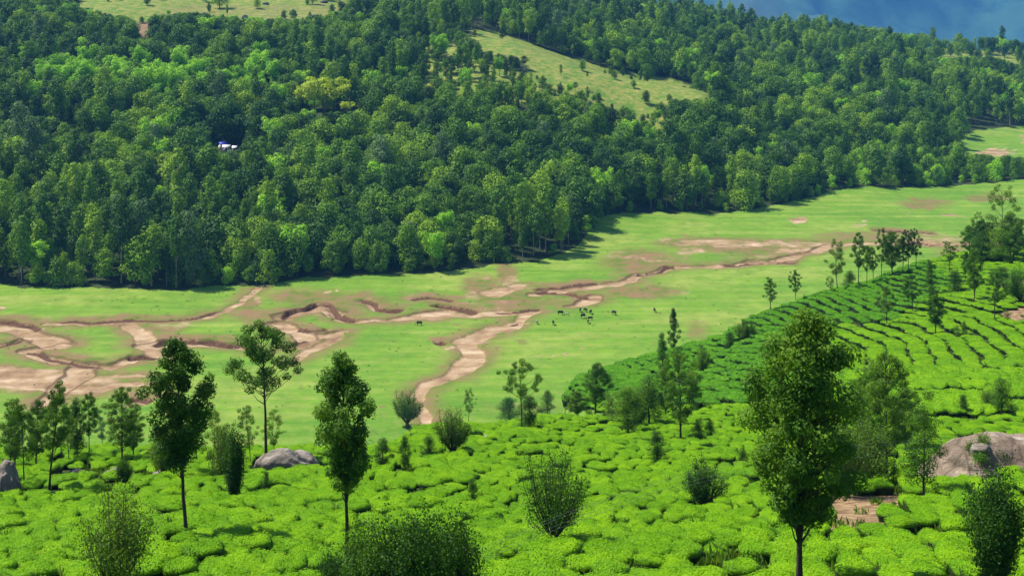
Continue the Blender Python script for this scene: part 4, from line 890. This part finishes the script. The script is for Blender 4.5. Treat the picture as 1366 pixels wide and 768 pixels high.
# grass and weeds between the bushes and on bare patches
def weeds():
    r = np.random.RandomState(9); ms = []
    for s in range(4):
        m = 46; q = np.random.RandomState(60 + s); Pp = q.normal(size=(m, 3)) * np.array([.22, .22, .05]) + np.array([0, 0, .18]); Nn = q.normal(size=(m, 3)) * np.array([1, 1, .4]); Nn /= np.linalg.norm(Nn, axis=1)[:, None]
        V, Fc = leaf_quads(Pp, Nn, .42 * q.uniform(.6, 1.3, m), q, .22, droop=-3)
        ms.append(new_mesh('weed', V, Fc, [M['olive' if s % 2 else 'oak']], attrs={'tone': np.repeat(q.rand(m), 4)}))
    n = 5200; Y = 55 + 300 * r.rand(n) ** 1.4; X = (r.uniform(-60, 1420, n) - 683) / F * Y; z, px, py = classify(X, Y)
    edge = Y - np.interp(px, EDGE[:, 0], EDGE[:, 1])
    m = (edge < -10) & ~(inpoly(px, py, BARE_T[0]) & (r.rand(n) > .25)); X, Y, z = X[m], Y[m], z[m]; n = len(X); s = r.uniform(.6, 1.5, n)
    scatter('undergrowth', np.column_stack([X, Y, z]), np.column_stack([np.zeros(n), np.zeros(n), r.uniform(0, 6.28, n)]), np.column_stack([s, s, s]), r.randint(0, 4, n), ms, 'weeds and grass tufts between tea bushes')
weeds()
def pasture():
    r = np.random.RandomState(19); tuft = []; stone = []
    for k in range(4):
        m = 26; q = np.random.RandomState(160 + k); Pp = q.normal(size=(m, 3)) * np.array([.22, .22, .03]) + np.array([0, 0, .10]); Nn = q.normal(size=(m, 3)) + np.array([0, 0, .6]); Nn /= np.linalg.norm(Nn, axis=1)[:, None]
        V, Fc = leaf_quads(Pp, Nn, .32 * q.uniform(.6, 1.3, m), q, .4)
        tuft.append(new_mesh('tuft', V, Fc, [M['oak' if k % 2 else 'tea_dark']], attrs={'tone': np.repeat(.35 + .5 * q.rand(m), 4)}))
        stone.append(rock_mesh(170 + k, 2, 1.0, .35, [M['rock']]))
    n = 9000; Y = 300 + 520 * r.rand(n) ** .8; X = r.uniform(-.40, .42, n) * Y; g = valley_gate(X, Y); carve, soil, dry, bank = valley_relief(X, Y)
    px = 683 + F * X / Y; cl = fbm(X / 10, Y / 12, 401, 3)
    ok = (g > .98) & (Y < forest_Y(px) - 1) & (r.rand(n) < np.clip((cl - .42) * 5, .04, 1)) & (soil < .45)
    z = height(X, Y) - carve * g; s_ = r.uniform(.35, 1.15, n); m = ok & (r.rand(n) < .7)
    scatter('pasture_tufts', np.column_stack([X, Y, z])[m], np.column_stack([0 * X, 0 * X, r.uniform(0, 6.28, n)])[m], np.column_stack([s_, s_, s_ * .9])[m], r.randint(0, 4, n)[m], tuft, 'coarse grass tufts scattered over the meadow')
    m = (g > .98) & (Y < forest_Y(px) - 1) & (soil > .5) & (r.rand(n) < .5); s_ = .10 + .34 * r.rand(n) ** 4
    scatter('channel_stones', np.column_stack([X, Y, z])[m], np.column_stack([0 * X, 0 * X, r.uniform(0, 6.28, n)])[m], np.column_stack([s_, s_, s_ * .7])[m], r.randint(0, 4, n)[m], stone, 'stones lying in the dry sandy channels')
pasture()

# ------------------------------------------------------------------ forest
def forest_variant(seed, H, R, cb, kind, ncl, clr, nleaf, leaf, leafm, barkm='bark', tr=.3, flat=.75, gap=.1, split=False, up=.5):
    tv, tf, V, Fc, tone = tree_geo(seed, H, R, cb, kind, ncl, clr, nleaf, leaf, tr, .7, .008, up, flat, ncl < 30, gap, 5, .3)
    tm = (tv, tf); 
    crown = new_mesh('crown', V, Fc, [M[leafm]], attrs={'tone': tone}); trunk = new_mesh('trunk', tv, tf, [M[barkm]], shade_smooth=True)
    allm = new_mesh('forest_tree', np.concatenate([tv, V]), np.concatenate([tf, Fc + len(tv)]), [M[barkm], M[leafm]], midx=np.concatenate([np.zeros(len(tf), int), np.ones(len(Fc), int)]), attrs={'tone': np.concatenate([np.zeros(len(tv)), tone])})
    return allm, trunk, crown
FV = []; NAMES = []
def addv(n, *a, **k):
    for i in range(n): FV.append(forest_variant(300 + len(FV) * 7, *a, **k))
addv(4, 15, 6.0, .20, 'dome', 17, .19, 2600, .72, 'f_dark', gap=0)            # 0-3 dark broadleaf
addv(4, 15, 6.3, .20, 'dome', 18, .19, 2600, .72, 'f_mid', gap=0)             # 4-7 mid broadleaf
addv(3, 21, 3.4, .30, 'oak', 24, .085, 1900, .65, 'f_mid', 'bark_pale', .22)   # 8-10 tall slender
addv(2, 21, 3.4, .45, 'oak', 18, .09, 1300, .7, 'f_dark', 'bark_pale', .22)    # 11-12 tall with bare trunks
addv(3, 14, 6.6, .45, 'umbrella', 22, .15, 2600, .7, 'f_bright')        # 13-15 bright spreading
addv(1, 17, 9.0, .62, 'umbrella', 40, .12, 4200, .7, 'f_yellow', 'bark', .4, flat=.45)        # 16 yellow umbrella
addv(2, 9, 3.4, .05, 'dome', 14, .22, 1500, .55, 'f_mid')                # 17-18 edge shrubs
addv(1, 9, 3.4, .05, 'dome', 14, .22, 1500, .55, 'f_bright')             # 19 bright shrub
addv(1, 21, 4.8, .08, 'oak', 28, .12, 3200, .65, 'f_grey')               # 20 grey-green
def forest():
    r = np.random.RandomState(77); pts = []
    Y = 520.0
    while Y < 1720:
        st = 5.5 + (Y - 520) / 1200 * 4.0; hw = .54 * Y; n = int(2 * hw / (st * 1.12))
        x = np.linspace(-hw, hw, n) + r.uniform(-.45, .45, n) * st + r.uniform(-3, 3); y = Y + r.uniform(-.45, .45, n) * st
        pts.append(np.column_stack([x, y])); Y += st * .95
    P2 = np.concatenate(pts); X, Y = P2[:, 0], P2[:, 1]; z, px, py = classify(X, Y)
    eY = forest_Y(px) + 4 + 6 * (fbm(X / 14, Y / 14, 91) - .5)
    m = (Y > eY) & (px > -300) & (px < 1680)
    n = len(X); u = r.rand(n); nn = 14 * (fbm(px / 14, py / 7, 61) - .5)
    P_h = inpoly(px, py, HUMP) ; P_s = inpoly(px, py, SPARSE) & (Y > 650); P_t = inpoly(px, py, TOPC); P_f = inpoly(px, py, FARM) | ((px > 1285) & (Y > 860) & (Y < 1060) & (py > 167)); P_g2 = inpoly(px, py, RGREEN2); P_g = inpoly(px, py, RGREEN)
    m &= ~(((px - 432) / 26) ** 2 + ((py - 172) / 9) ** 2 < 1); m &= ~(P_h & (u > .03)) & ~(P_t & (u > .05)) & ~P_f & ~(P_s & ~P_h & (u > .7)) & ~(P_g2 & (u > .2)) & ~P_g & ~inpoly(px, py, RED) & ~inpoly(px, py, HOUSE)
    X, Y, z, px, py, eY = X[m], Y[m], z[m], px[m], py[m], eY[m]; n = len(X); u = r.rand(n)
    reg = fbm(X / 70, Y / 90, 301, 3); reg2 = fbm(X / 45, Y / 60, 311, 3)
    idx = np.where(reg > .46, r.randint(4, 8, n), r.randint(0, 4, n))
    idx = np.where(u < .18, r.randint(0, 8, n), idx)
    slim = (reg2 > .58) | ((py > 10) & (py < 60) & (px > 540)); idx = np.where(slim & (u > .25), r.randint(8, 13, n), idx)
    idx = np.where((r.rand(n) < .045) , r.randint(13, 16, n), idx); idx = np.where(r.rand(n) < .012, 20, idx)
    br = ((px - 120) / 75) ** 2 + ((py - 118) / 22) ** 2 < 1; br |= ((px - 235) / 75) ** 2 + ((py - 125) / 22) ** 2 < 1; br |= ((px - 335) / 40) ** 2 + ((py - 128) / 18) ** 2 < 1
    idx = np.where(br & (r.rand(n) < .88), r.randint(13, 16, n), idx)
    idx = np.where((Y - eY < 7) & (r.rand(n) < .45), r.randint(17, 20, n), idx)
    lowr = (px > 1130) & (Y < 905); idx = np.where(lowr & (r.rand(n) < .8), r.randint(17, 20, n), idx)
    s = .5 + .95 * r.rand(n) ** 1.7 * np.where(Y < 750, 1.0, .93); sz = s * r.uniform(.85, 1.15, n)
    # heights along lines of sight that stay open in the photograph
    Hb = np.array([17] * 8 + [21] * 5 + [14] * 3 + [17] + [9] * 3 + [21], float)[idx]
    keep = np.ones(n, bool)
    for poly, m0 in ((HUMP, 8), (FARM, 6), (HOUSE, 0), (RED, 2), (RGREEN, 2), (RGREEN2, 5), (TOPC, 9), (SPARSE, 30), ([(392,120),(478,120),(478,152),(392,152)], 3)):
        poly = np.array(poly, float)
        for k in range(n):
            if px[k] < poly[:, 0].min() or px[k] > poly[:, 0].max() or py[k] < poly[:, 1].min() or py[k] > poly[:, 1].max() + 75: continue
            # lowest open row at this bearing
            rowsq = np.arange(poly[:, 1].min(), poly[:, 1].max(), 2.0); ins = inpoly(np.full(len(rowsq), px[k]), rowsq, poly)
            if not ins.any(): continue
            low = rowsq[ins].max() 
            if py[k] <= low: continue
            cap = (py[k] - low + m0) / F * Y[k]; top = Hb[k] * sz[k]
            if top > cap:
                f = cap / top
                if f < .35: keep[k] = False
                else: sz[k] *= f; s[k] *= max(f, .75)
    X, Y, z, px, py, idx, s, sz, eY = [a[keep] for a in (X, Y, z, px, py, idx, s, sz, eY)]; n = len(X)
    hm = inpoly(px, py, HUMP) | inpoly(px, py, SPARSE) | inpoly(px, py, TOPC); fs = np.where(hm, r.uniform(.4, .95, n), 1.0); s *= fs; sz *= fs
    ang = r.uniform(0, 6.28, n)
    # the 300 that show largest: the front ranks
    score = (Y - eY) + (Y - 547) * .05; vis = (px > -5) & (px < 1371); sc_ = np.where(vis, score, 1e9); near_i = np.argsort(sc_)[:285]
    LAB = ['dark green broadleaf tree in the front rank of the forest by the meadow'] * 4 + ['mid green broadleaf tree in the front rank of the forest by the meadow'] * 4 + ['tall slender pale trunked tree in the front rank of the forest'] * 3 + ['tall dark tree with bare pale trunk in the front rank of the forest'] * 2 + ['bright green spreading tree in the front rank of the forest'] * 3 + ['yellow tree'] + ['low green shrub at the foot of the forest edge'] * 2 + ['low bright green shrub at the foot of the forest edge'] + ['grey green tree full to the ground at the forest edge']
    for k in near_i:
        i = int(idx[k]); sh = i in (17, 18, 19)
        rt = bpy.data.objects.new('forest_shrub' if sh else 'forest_tree', None); COL.objects.link(rt); rt.location = (X[k], Y[k], z[k] - .2); rt.rotation_euler = (0, 0, ang[k]); rt.scale = (s[k], s[k], sz[k])
        rt['label'] = LAB[i]; rt['category'] = 'shrub' if sh else 'tree'; rt['group'] = LAB[i].replace('tree', 'trees').replace('shrub', 'shrubs')
        link('trunk', FV[i][1], rt); link('crown', FV[i][2], rt)
    rest = np.setdiff1d(np.arange(n), near_i)
    scatter('forest_trees', np.column_stack([X, Y, z - .2])[rest], np.column_stack([np.zeros(n), np.zeros(n), ang])[rest], np.column_stack([s, s, sz])[rest], idx[rest], [f[0] for f in FV], 'dense forest covering the far slope behind the front rank of trees')
    print('forest', n)
    # trees that stand out
    for px0, yb, sc0, i, lab, hh in ((432,176,1.9,16,'yellow green umbrella shaped tree standing out high in the forest',1.75),(405,160,.8,16,'smaller yellow green flat topped tree beside the umbrella shaped one',1.1),(463,160,.6,16,'small pale yellow flat crown at the right of the umbrella shaped tree',1.0),(253,381,1.15,20,'tall grey green tree with stacked clumps at the forest edge on the left',1.35),(862,139,.55,0,'round dark tree alone on the pale grass hump',.55),(893,137,.35,3,'small dark bush on the pale grass hump right of the round tree',.35),(820,106,.4,4,'small tree high on the pale grass hump',.4),(845,118,.35,5,'little bush near the crest of the pale grass hump',.35)):
        x, y, zq = hit(px0, yb, lo=520)
        rt = bpy.data.objects.new('forest_tree', None); COL.objects.link(rt); rt.location = (x, y, zq - .1); rt.scale = (sc0, sc0, sc0 * (hh / max(sc0, .01) if hh > 1 else 1)); rt['label'] = lab; rt['category'] = 'tree'
        link('trunk', FV[i][1], rt); link('crown', FV[i][2], rt)
forest()

# boulders on the grass high on the left
for k, (qx, qy, ww, hh, lab) in enumerate([(296,28,22,11,'large dark boulder on the high grass, left one of three'),(328,26,17,10,'dark boulder on the high grass, middle one of three'),(391,20,17,12,'brownish boulder on the high grass, right of the dark pair'),(419,24,14,8,'grey flat boulder high on the slope beside the dark one'),(439,28,13,13,'very dark upright boulder at the right end of the high grass'),(272,20,16,6,'flat grey slab high on the slope left of the large boulder'),(355,6,14,5,'small grey boulder near the top edge of the picture'),(432,4,16,6,'grey boulder at the top edge right of the others')]):
    o = place_rock(qx, qy, ww, hh, .8, 'rock_dark', lab, 30 + k, .3, Ymax=1600) if False else None
    X, Y, Z = hit(qx, qy, lo=600, hi=1600); sx = ww / 2 / F * Y; sz = hh / F * Y
    o = link('boulder', rock_mesh(30 + k, 4, 1.0, .3, [M['rock_dark']]), None, (X, Y, Z + sz * .1), scale=(sx * .6, sx * .5, sz * .42)); o['label'] = lab; o['category'] = 'rock'

# ------------------------------------------------------------------ cattle
def cow_mesh():
    def loft(secs, k=10):
        V = []; 
        for (c, ry, rz_, tilt) in secs:
            for j in range(k):
                a = j * 2 * math.pi / k; V.append((c[0] + math.sin(tilt) * rz_ * math.sin(a), c[1] + ry * math.cos(a), c[2] + rz_ * math.sin(a) * math.cos(tilt)))
        n = len(secs); Fc = [tuple(i * k + j for j in q) for i in [] for q in []]
        for i in range(n - 1):
            for j in range(k): Fc.append((i * k + j, i * k + (j + 1) % k, (i + 1) * k + (j + 1) % k, (i + 1) * k + j))
        Fc.append(tuple(reversed(range(k)))); Fc.append(tuple((n - 1) * k + j for j in range(k)))
        return V, Fc
    parts = [loft([((-.98, 0, 1.12), .05, .08, 0), ((-.92, 0, 1.08), .22, .26, 0), ((-.6, 0, 1.04), .31, .34, 0), ((-.1, 0, .98), .36, .38, 0), ((.35, 0, 1.0), .31, .37, 0), ((.62, 0, 1.03), .24, .33, -.2), ((.82, 0, .95), .15, .24, -.5), ((1.02, 0, .72), .12, .18, -.8), ((1.14, 0, .5), .12, .15, -1.1)]),
             loft([((1.10, 0, .56), .10, .10, -.6), ((1.18, 0, .44), .12, .14, -.9), ((1.30, 0, .25), .09, .10, -.9), ((1.38, 0, .10), .07, .075, -.9), ((1.40, 0, .06), .04, .04, -.9)])]
    for sy in (-1, 1):
        parts.append(loft([((.52, sy * .17, .85), .09, .13, 1.57), ((.50, sy * .18, .62), .085, .10, 1.57), ((.52, sy * .18, .38), .055, .065, 1.57), ((.50, sy * .18, .12), .04, .045, 1.57), ((.53, sy * .18, .0), .06, .075, 1.57)], 8))
        parts.append(loft([((-.72, sy * .17, .98), .13, .22, 1.57), ((-.66, sy * .19, .72), .11, .15, 1.57), ((-.80, sy * .19, .46), .055, .07, 1.57), ((-.76, sy * .19, .14), .042, .048, 1.57), ((-.72, sy * .19, .0), .06, .075, 1.57)], 8))
        parts.append(loft([((1.06, sy * .10, .60), .03, .05, 0), ((1.04, sy * .24, .62), .04, .06, 0), ((1.02, sy * .30, .60), .015, .02, 0)], 6))
    parts.append(loft([((-.97, 0, 1.2), .03, .03, 1.57), ((-1.05, 0, .95), .02, .02, 1.57), ((-1.05, 0, .6), .02, .02, 1.57), ((-1.05, 0, .42), .045, .045, 1.57)], 6))
    V = []; Fc = []
    for v, f in parts:
        o = len(V); V += v; Fc += [tuple(i + o for i in q) for q in f]
    me = bpy.data.meshes.new('body'); me.from_pydata(V, [], Fc)
    ob = bpy.data.objects.new('tmp', me); COL.objects.link(ob)
    md = ob.modifiers.new('r', 'REMESH'); md.mode = 'VOXEL'; md.voxel_size = .045; md.use_smooth_shade = True
    sm = ob.modifiers.new('s', 'SMOOTH'); sm.iterations = 2
    dg = bpy.context.evaluated_depsgraph_get(); out = bpy.data.meshes.new_from_object(ob.evaluated_get(dg)); bpy.data.objects.remove(ob); return out
def horn_mesh():
    parts = []
    for sy in (-1, 1): parts.append(tube([(1.08, sy * .08, .66), (1.02, sy * .20, .76), (1.06, sy * .26, .90), (1.12, sy * .22, .98)], [.035, .03, .02, .006], 6))
    return merge(parts)
body0 = cow_mesh(); hv, hf = horn_mesh()
coats = {k: plain('coat_' + k, a, b, 2.5, .7, .1) for k, (a, b) in {'black': ((.010, .009, .009), (.022, .018, .016)), 'brown': ((.10, .05, .025), (.16, .08, .04)), 'pale': ((.42, .33, .2), (.6, .52, .4)), 'pied': ((.02, .018, .015), (.62, .58, .5))}.items()}
M['horn'] = plain('horn', (.12, .1, .08), (.25, .22, .18), 8, .5)
for (qx, qy, coat, face, s, lab) in [(559,434,'black',2.9,1.15,'black cow grazing alone on the meadow left of the dirt track'),
    (716,432,'pied',1.7,1.0,'black and white cow seen end on, leftmost of the herd'),(738,433,'black',1.6,1.1,'black cow seen end on at the front of the herd'),
    (748,420,'black',.15,1.15,'large black cow grazing side on at the left of the herd'),(757,421,'pale',.3,.75,'pale brown calf beside the large black cow'),
    (774,416,'black',1.5,1.05,'dark cow at the back left of the tight group'),(781,416,'black',2.1,1.05,'dark cow in the back middle of the tight group'),(788,418.5,'black',1.3,1.1,'dark cow at the back right of the tight group'),
    (778,424,'black',.7,1.15,'dark cow in the centre of the tight group'),(787,427,'black',3.0,1.0,'dark cow at the front right of the tight group'),(784.5,431,'brown',1.5,1.0,'brown cow at the very front of the tight group'),
    (819,420,'black',2.2,1.2,'black cow alone just right of the tight group'),(873,416,'black',1.6,1.05,'black cow farthest right, alone on the open meadow')]:
    X, Y, Z = hit(qx, qy, lo=380, hi=620)
    rt = bpy.data.objects.new('cow', None); COL.objects.link(rt); rt.location = (X, Y, Z); rt.rotation_euler = (0, 0, face); rt.scale = (s,) * 3
    rt['label'] = lab; rt['category'] = 'cow'; rt['group'] = 'cattle grazing on the meadow'
    b = body0.copy(); b.materials.clear(); b.materials.append(coats[coat]); link('body', b, rt)
    link('horns', new_mesh('horns', hv, hf, [M['horn']], shade_smooth=True), rt)

# ------------------------------------------------------------------ huts in the forest
def box(x0, x1, y0, y1, z0, z1):
    V = [(x, y, z) for z in (z0, z1) for x, y in ((x0, y0), (x1, y0), (x1, y1), (x0, y1))]
    return np.array(V, float), np.array([(0, 3, 2, 1), (4, 5, 6, 7), (0, 1, 5, 4), (1, 2, 6, 5), (2, 3, 7, 6), (3, 0, 4, 7)])
M['wall'] = plain('limewash', (.55, .53, .48), (.7, .68, .62), 1.5)
M['blue'] = plain('blue_sheet', (.03, .04, .42), (.05, .07, .60), 1.5, .5)
M['white'] = plain('white_sheet', (.70, .72, .74), (.85, .87, .88), 1.5, .5)
M['wood'] = plain('dark_wood', (.05, .03, .02), (.09, .06, .04), 3)
M['glass'] = plain('dark_glass', (.02, .025, .03), (.04, .05, .06), 3, .1)
def hut(px, yb, W, D, Hh, roofm, label, rz=0):
    X, Y, Z = hit(px, yb, lo=560)
    rt = bpy.data.objects.new('hut', None); COL.objects.link(rt); rt.location = (X, Y, Z); rt.rotation_euler = (0, 0, rz); rt['label'] = label; rt['category'] = 'hut'
    link('wall', new_mesh('wall', *box(-W / 2, W / 2, -D / 2, D / 2, -1, Hh), [M['wall']]), rt)
    o = .35; t = .12; rg = Hh + 1.1
    V = np.array([(-W/2-o, -D/2-o, Hh), (W/2+o, -D/2-o, Hh), (W/2+o, 0, rg), (-W/2-o, 0, rg), (W/2+o, D/2+o, Hh), (-W/2-o, D/2+o, Hh)]); V = np.concatenate([V, V + np.array([0, 0, t])])
    Fq = np.array([(0,3,2,1),(3,5,4,2),(6,7,8,9),(9,8,10,11),(0,1,7,6),(1,2,8,7),(2,4,10,8),(4,5,11,10),(5,3,9,11),(3,0,6,9)])
    link('roof', new_mesh('roof', V, Fq, [M[roofm]]), rt)
    d = link('door', new_mesh('door', *box(-.45, .45, -D / 2 - .04, -D / 2 - .003, 0, 2), [M['wood']]), rt)
    wd_ = link('window', new_mesh('window', *box(.9, 1.6, -D / 2 - .04, -D / 2 - .003, 1, 1.8), [M['wood']]), rt)
    link('pane', new_mesh('pane', *box(.97, 1.53, -D / 2 - .05, -D / 2 - .042, 1.07, 1.73), [M['glass']]), wd_)
hut(297, 198, 3.6, 3, 2.2, 'blue', 'small hut with a blue sheet roof in the forest', .6)
hut(302, 201, 3.4, 2.6, 1.8, 'white', 'small hut with a white sheet roof right in front of the blue roofed one', .1)
hut(313, 202, 2.0, 1.8, 1.7, 'white', 'tiny white cabin right of the two forest huts', 0)

# ------------------------------------------------------------------ power cables (their poles stand outside the picture)
M['cable'] = plain('cable', (.16, .16, .15), (.25, .25, .24), 3, .5)
pc = np.array([(470, 830, 40), (600, 752, 45), (737, 694, 50), (840, 657, 54), (940, 628, 58), (1066, 603, 63), (1260, 587, 71), (1400, 586, 77), (1560, 590, 83)], float)
for k, (dy, dd) in enumerate(((0, 0), (8, .3), (13, 1.4), (-4, .9))):
    tt = np.linspace(0, len(pc) - 1, 60); q = np.column_stack([np.interp(tt, np.arange(len(pc)), pc[:, i]) for i in range(3)])
    kx = np.hanning(9); kx /= kx.sum(); q = np.column_stack([np.convolve(np.pad(q[:, i], 4, mode='reflect', reflect_type='odd'), kx, 'valid') for i in range(3)])
    Yq = q[:, 2] + dd; pts = np.column_stack([(q[:, 0] - 683) / F * Yq, Yq, -(q[:, 1] + dy - HOR) / F * Yq])
    o = link('power_cable', new_mesh('power_cable', *tube(pts, np.full(len(pts), .004), 5), [M['cable']])); o['label'] = ['thin overhead cable crossing the near tea, second from top', 'thin overhead cable crossing the near tea, third from top', 'lowest thin overhead cable crossing the near tea', 'topmost thin overhead cable crossing the near tea'][k]; o['category'] = 'cable'; o['group'] = 'overhead cables across the tea'
for (X, Y, Z) in ((float((470 - 683) / F * 40), 40.0, float(-(830 - HOR) / F * 40)), (float((1560 - 683) / F * 83), 83.0, float(-(590 - HOR) / F * 83))):
    g = hgt1(X, Y); rt = bpy.data.objects.new('power_pole', None); COL.objects.link(rt); rt.location = (X, Y, g - .3); rt['label'] = 'concrete power pole holding the thin cables beside the picture'; rt['category'] = 'pole'; rt['group'] = 'power poles outside the picture'
    link('post', new_mesh('post', *tube([(0, 0, 0), (0, 0, Z - g + .8)], [.14, .09], 10), [M['wall']]), rt)
    link('crossarm', new_mesh('crossarm', *box(-.9, .9, -.05, .05, Z - g + .3, Z - g + .42), [M['wood']]), rt)

# ------------------------------------------------------------------ haze
def haze():
    m, ns, ls = mat('haze_air'); v = ns.new('ShaderNodeVolumePrincipled'); v.inputs['Color'].default_value = (.13, .42, 1.0, 1); v.inputs['Density'].default_value = 7e-5; v.inputs['Anisotropy'].default_value = .0
    o = ns.new('ShaderNodeOutputMaterial'); ls.new(v.outputs[0], o.inputs['Volume'])
    V, Fc = box(-10500, 10500, -60, 14200, -1100, 2600); link('haze', new_mesh('haze', V, Fc, [m]), kind='stuff', label='pale blue distant air')
haze()
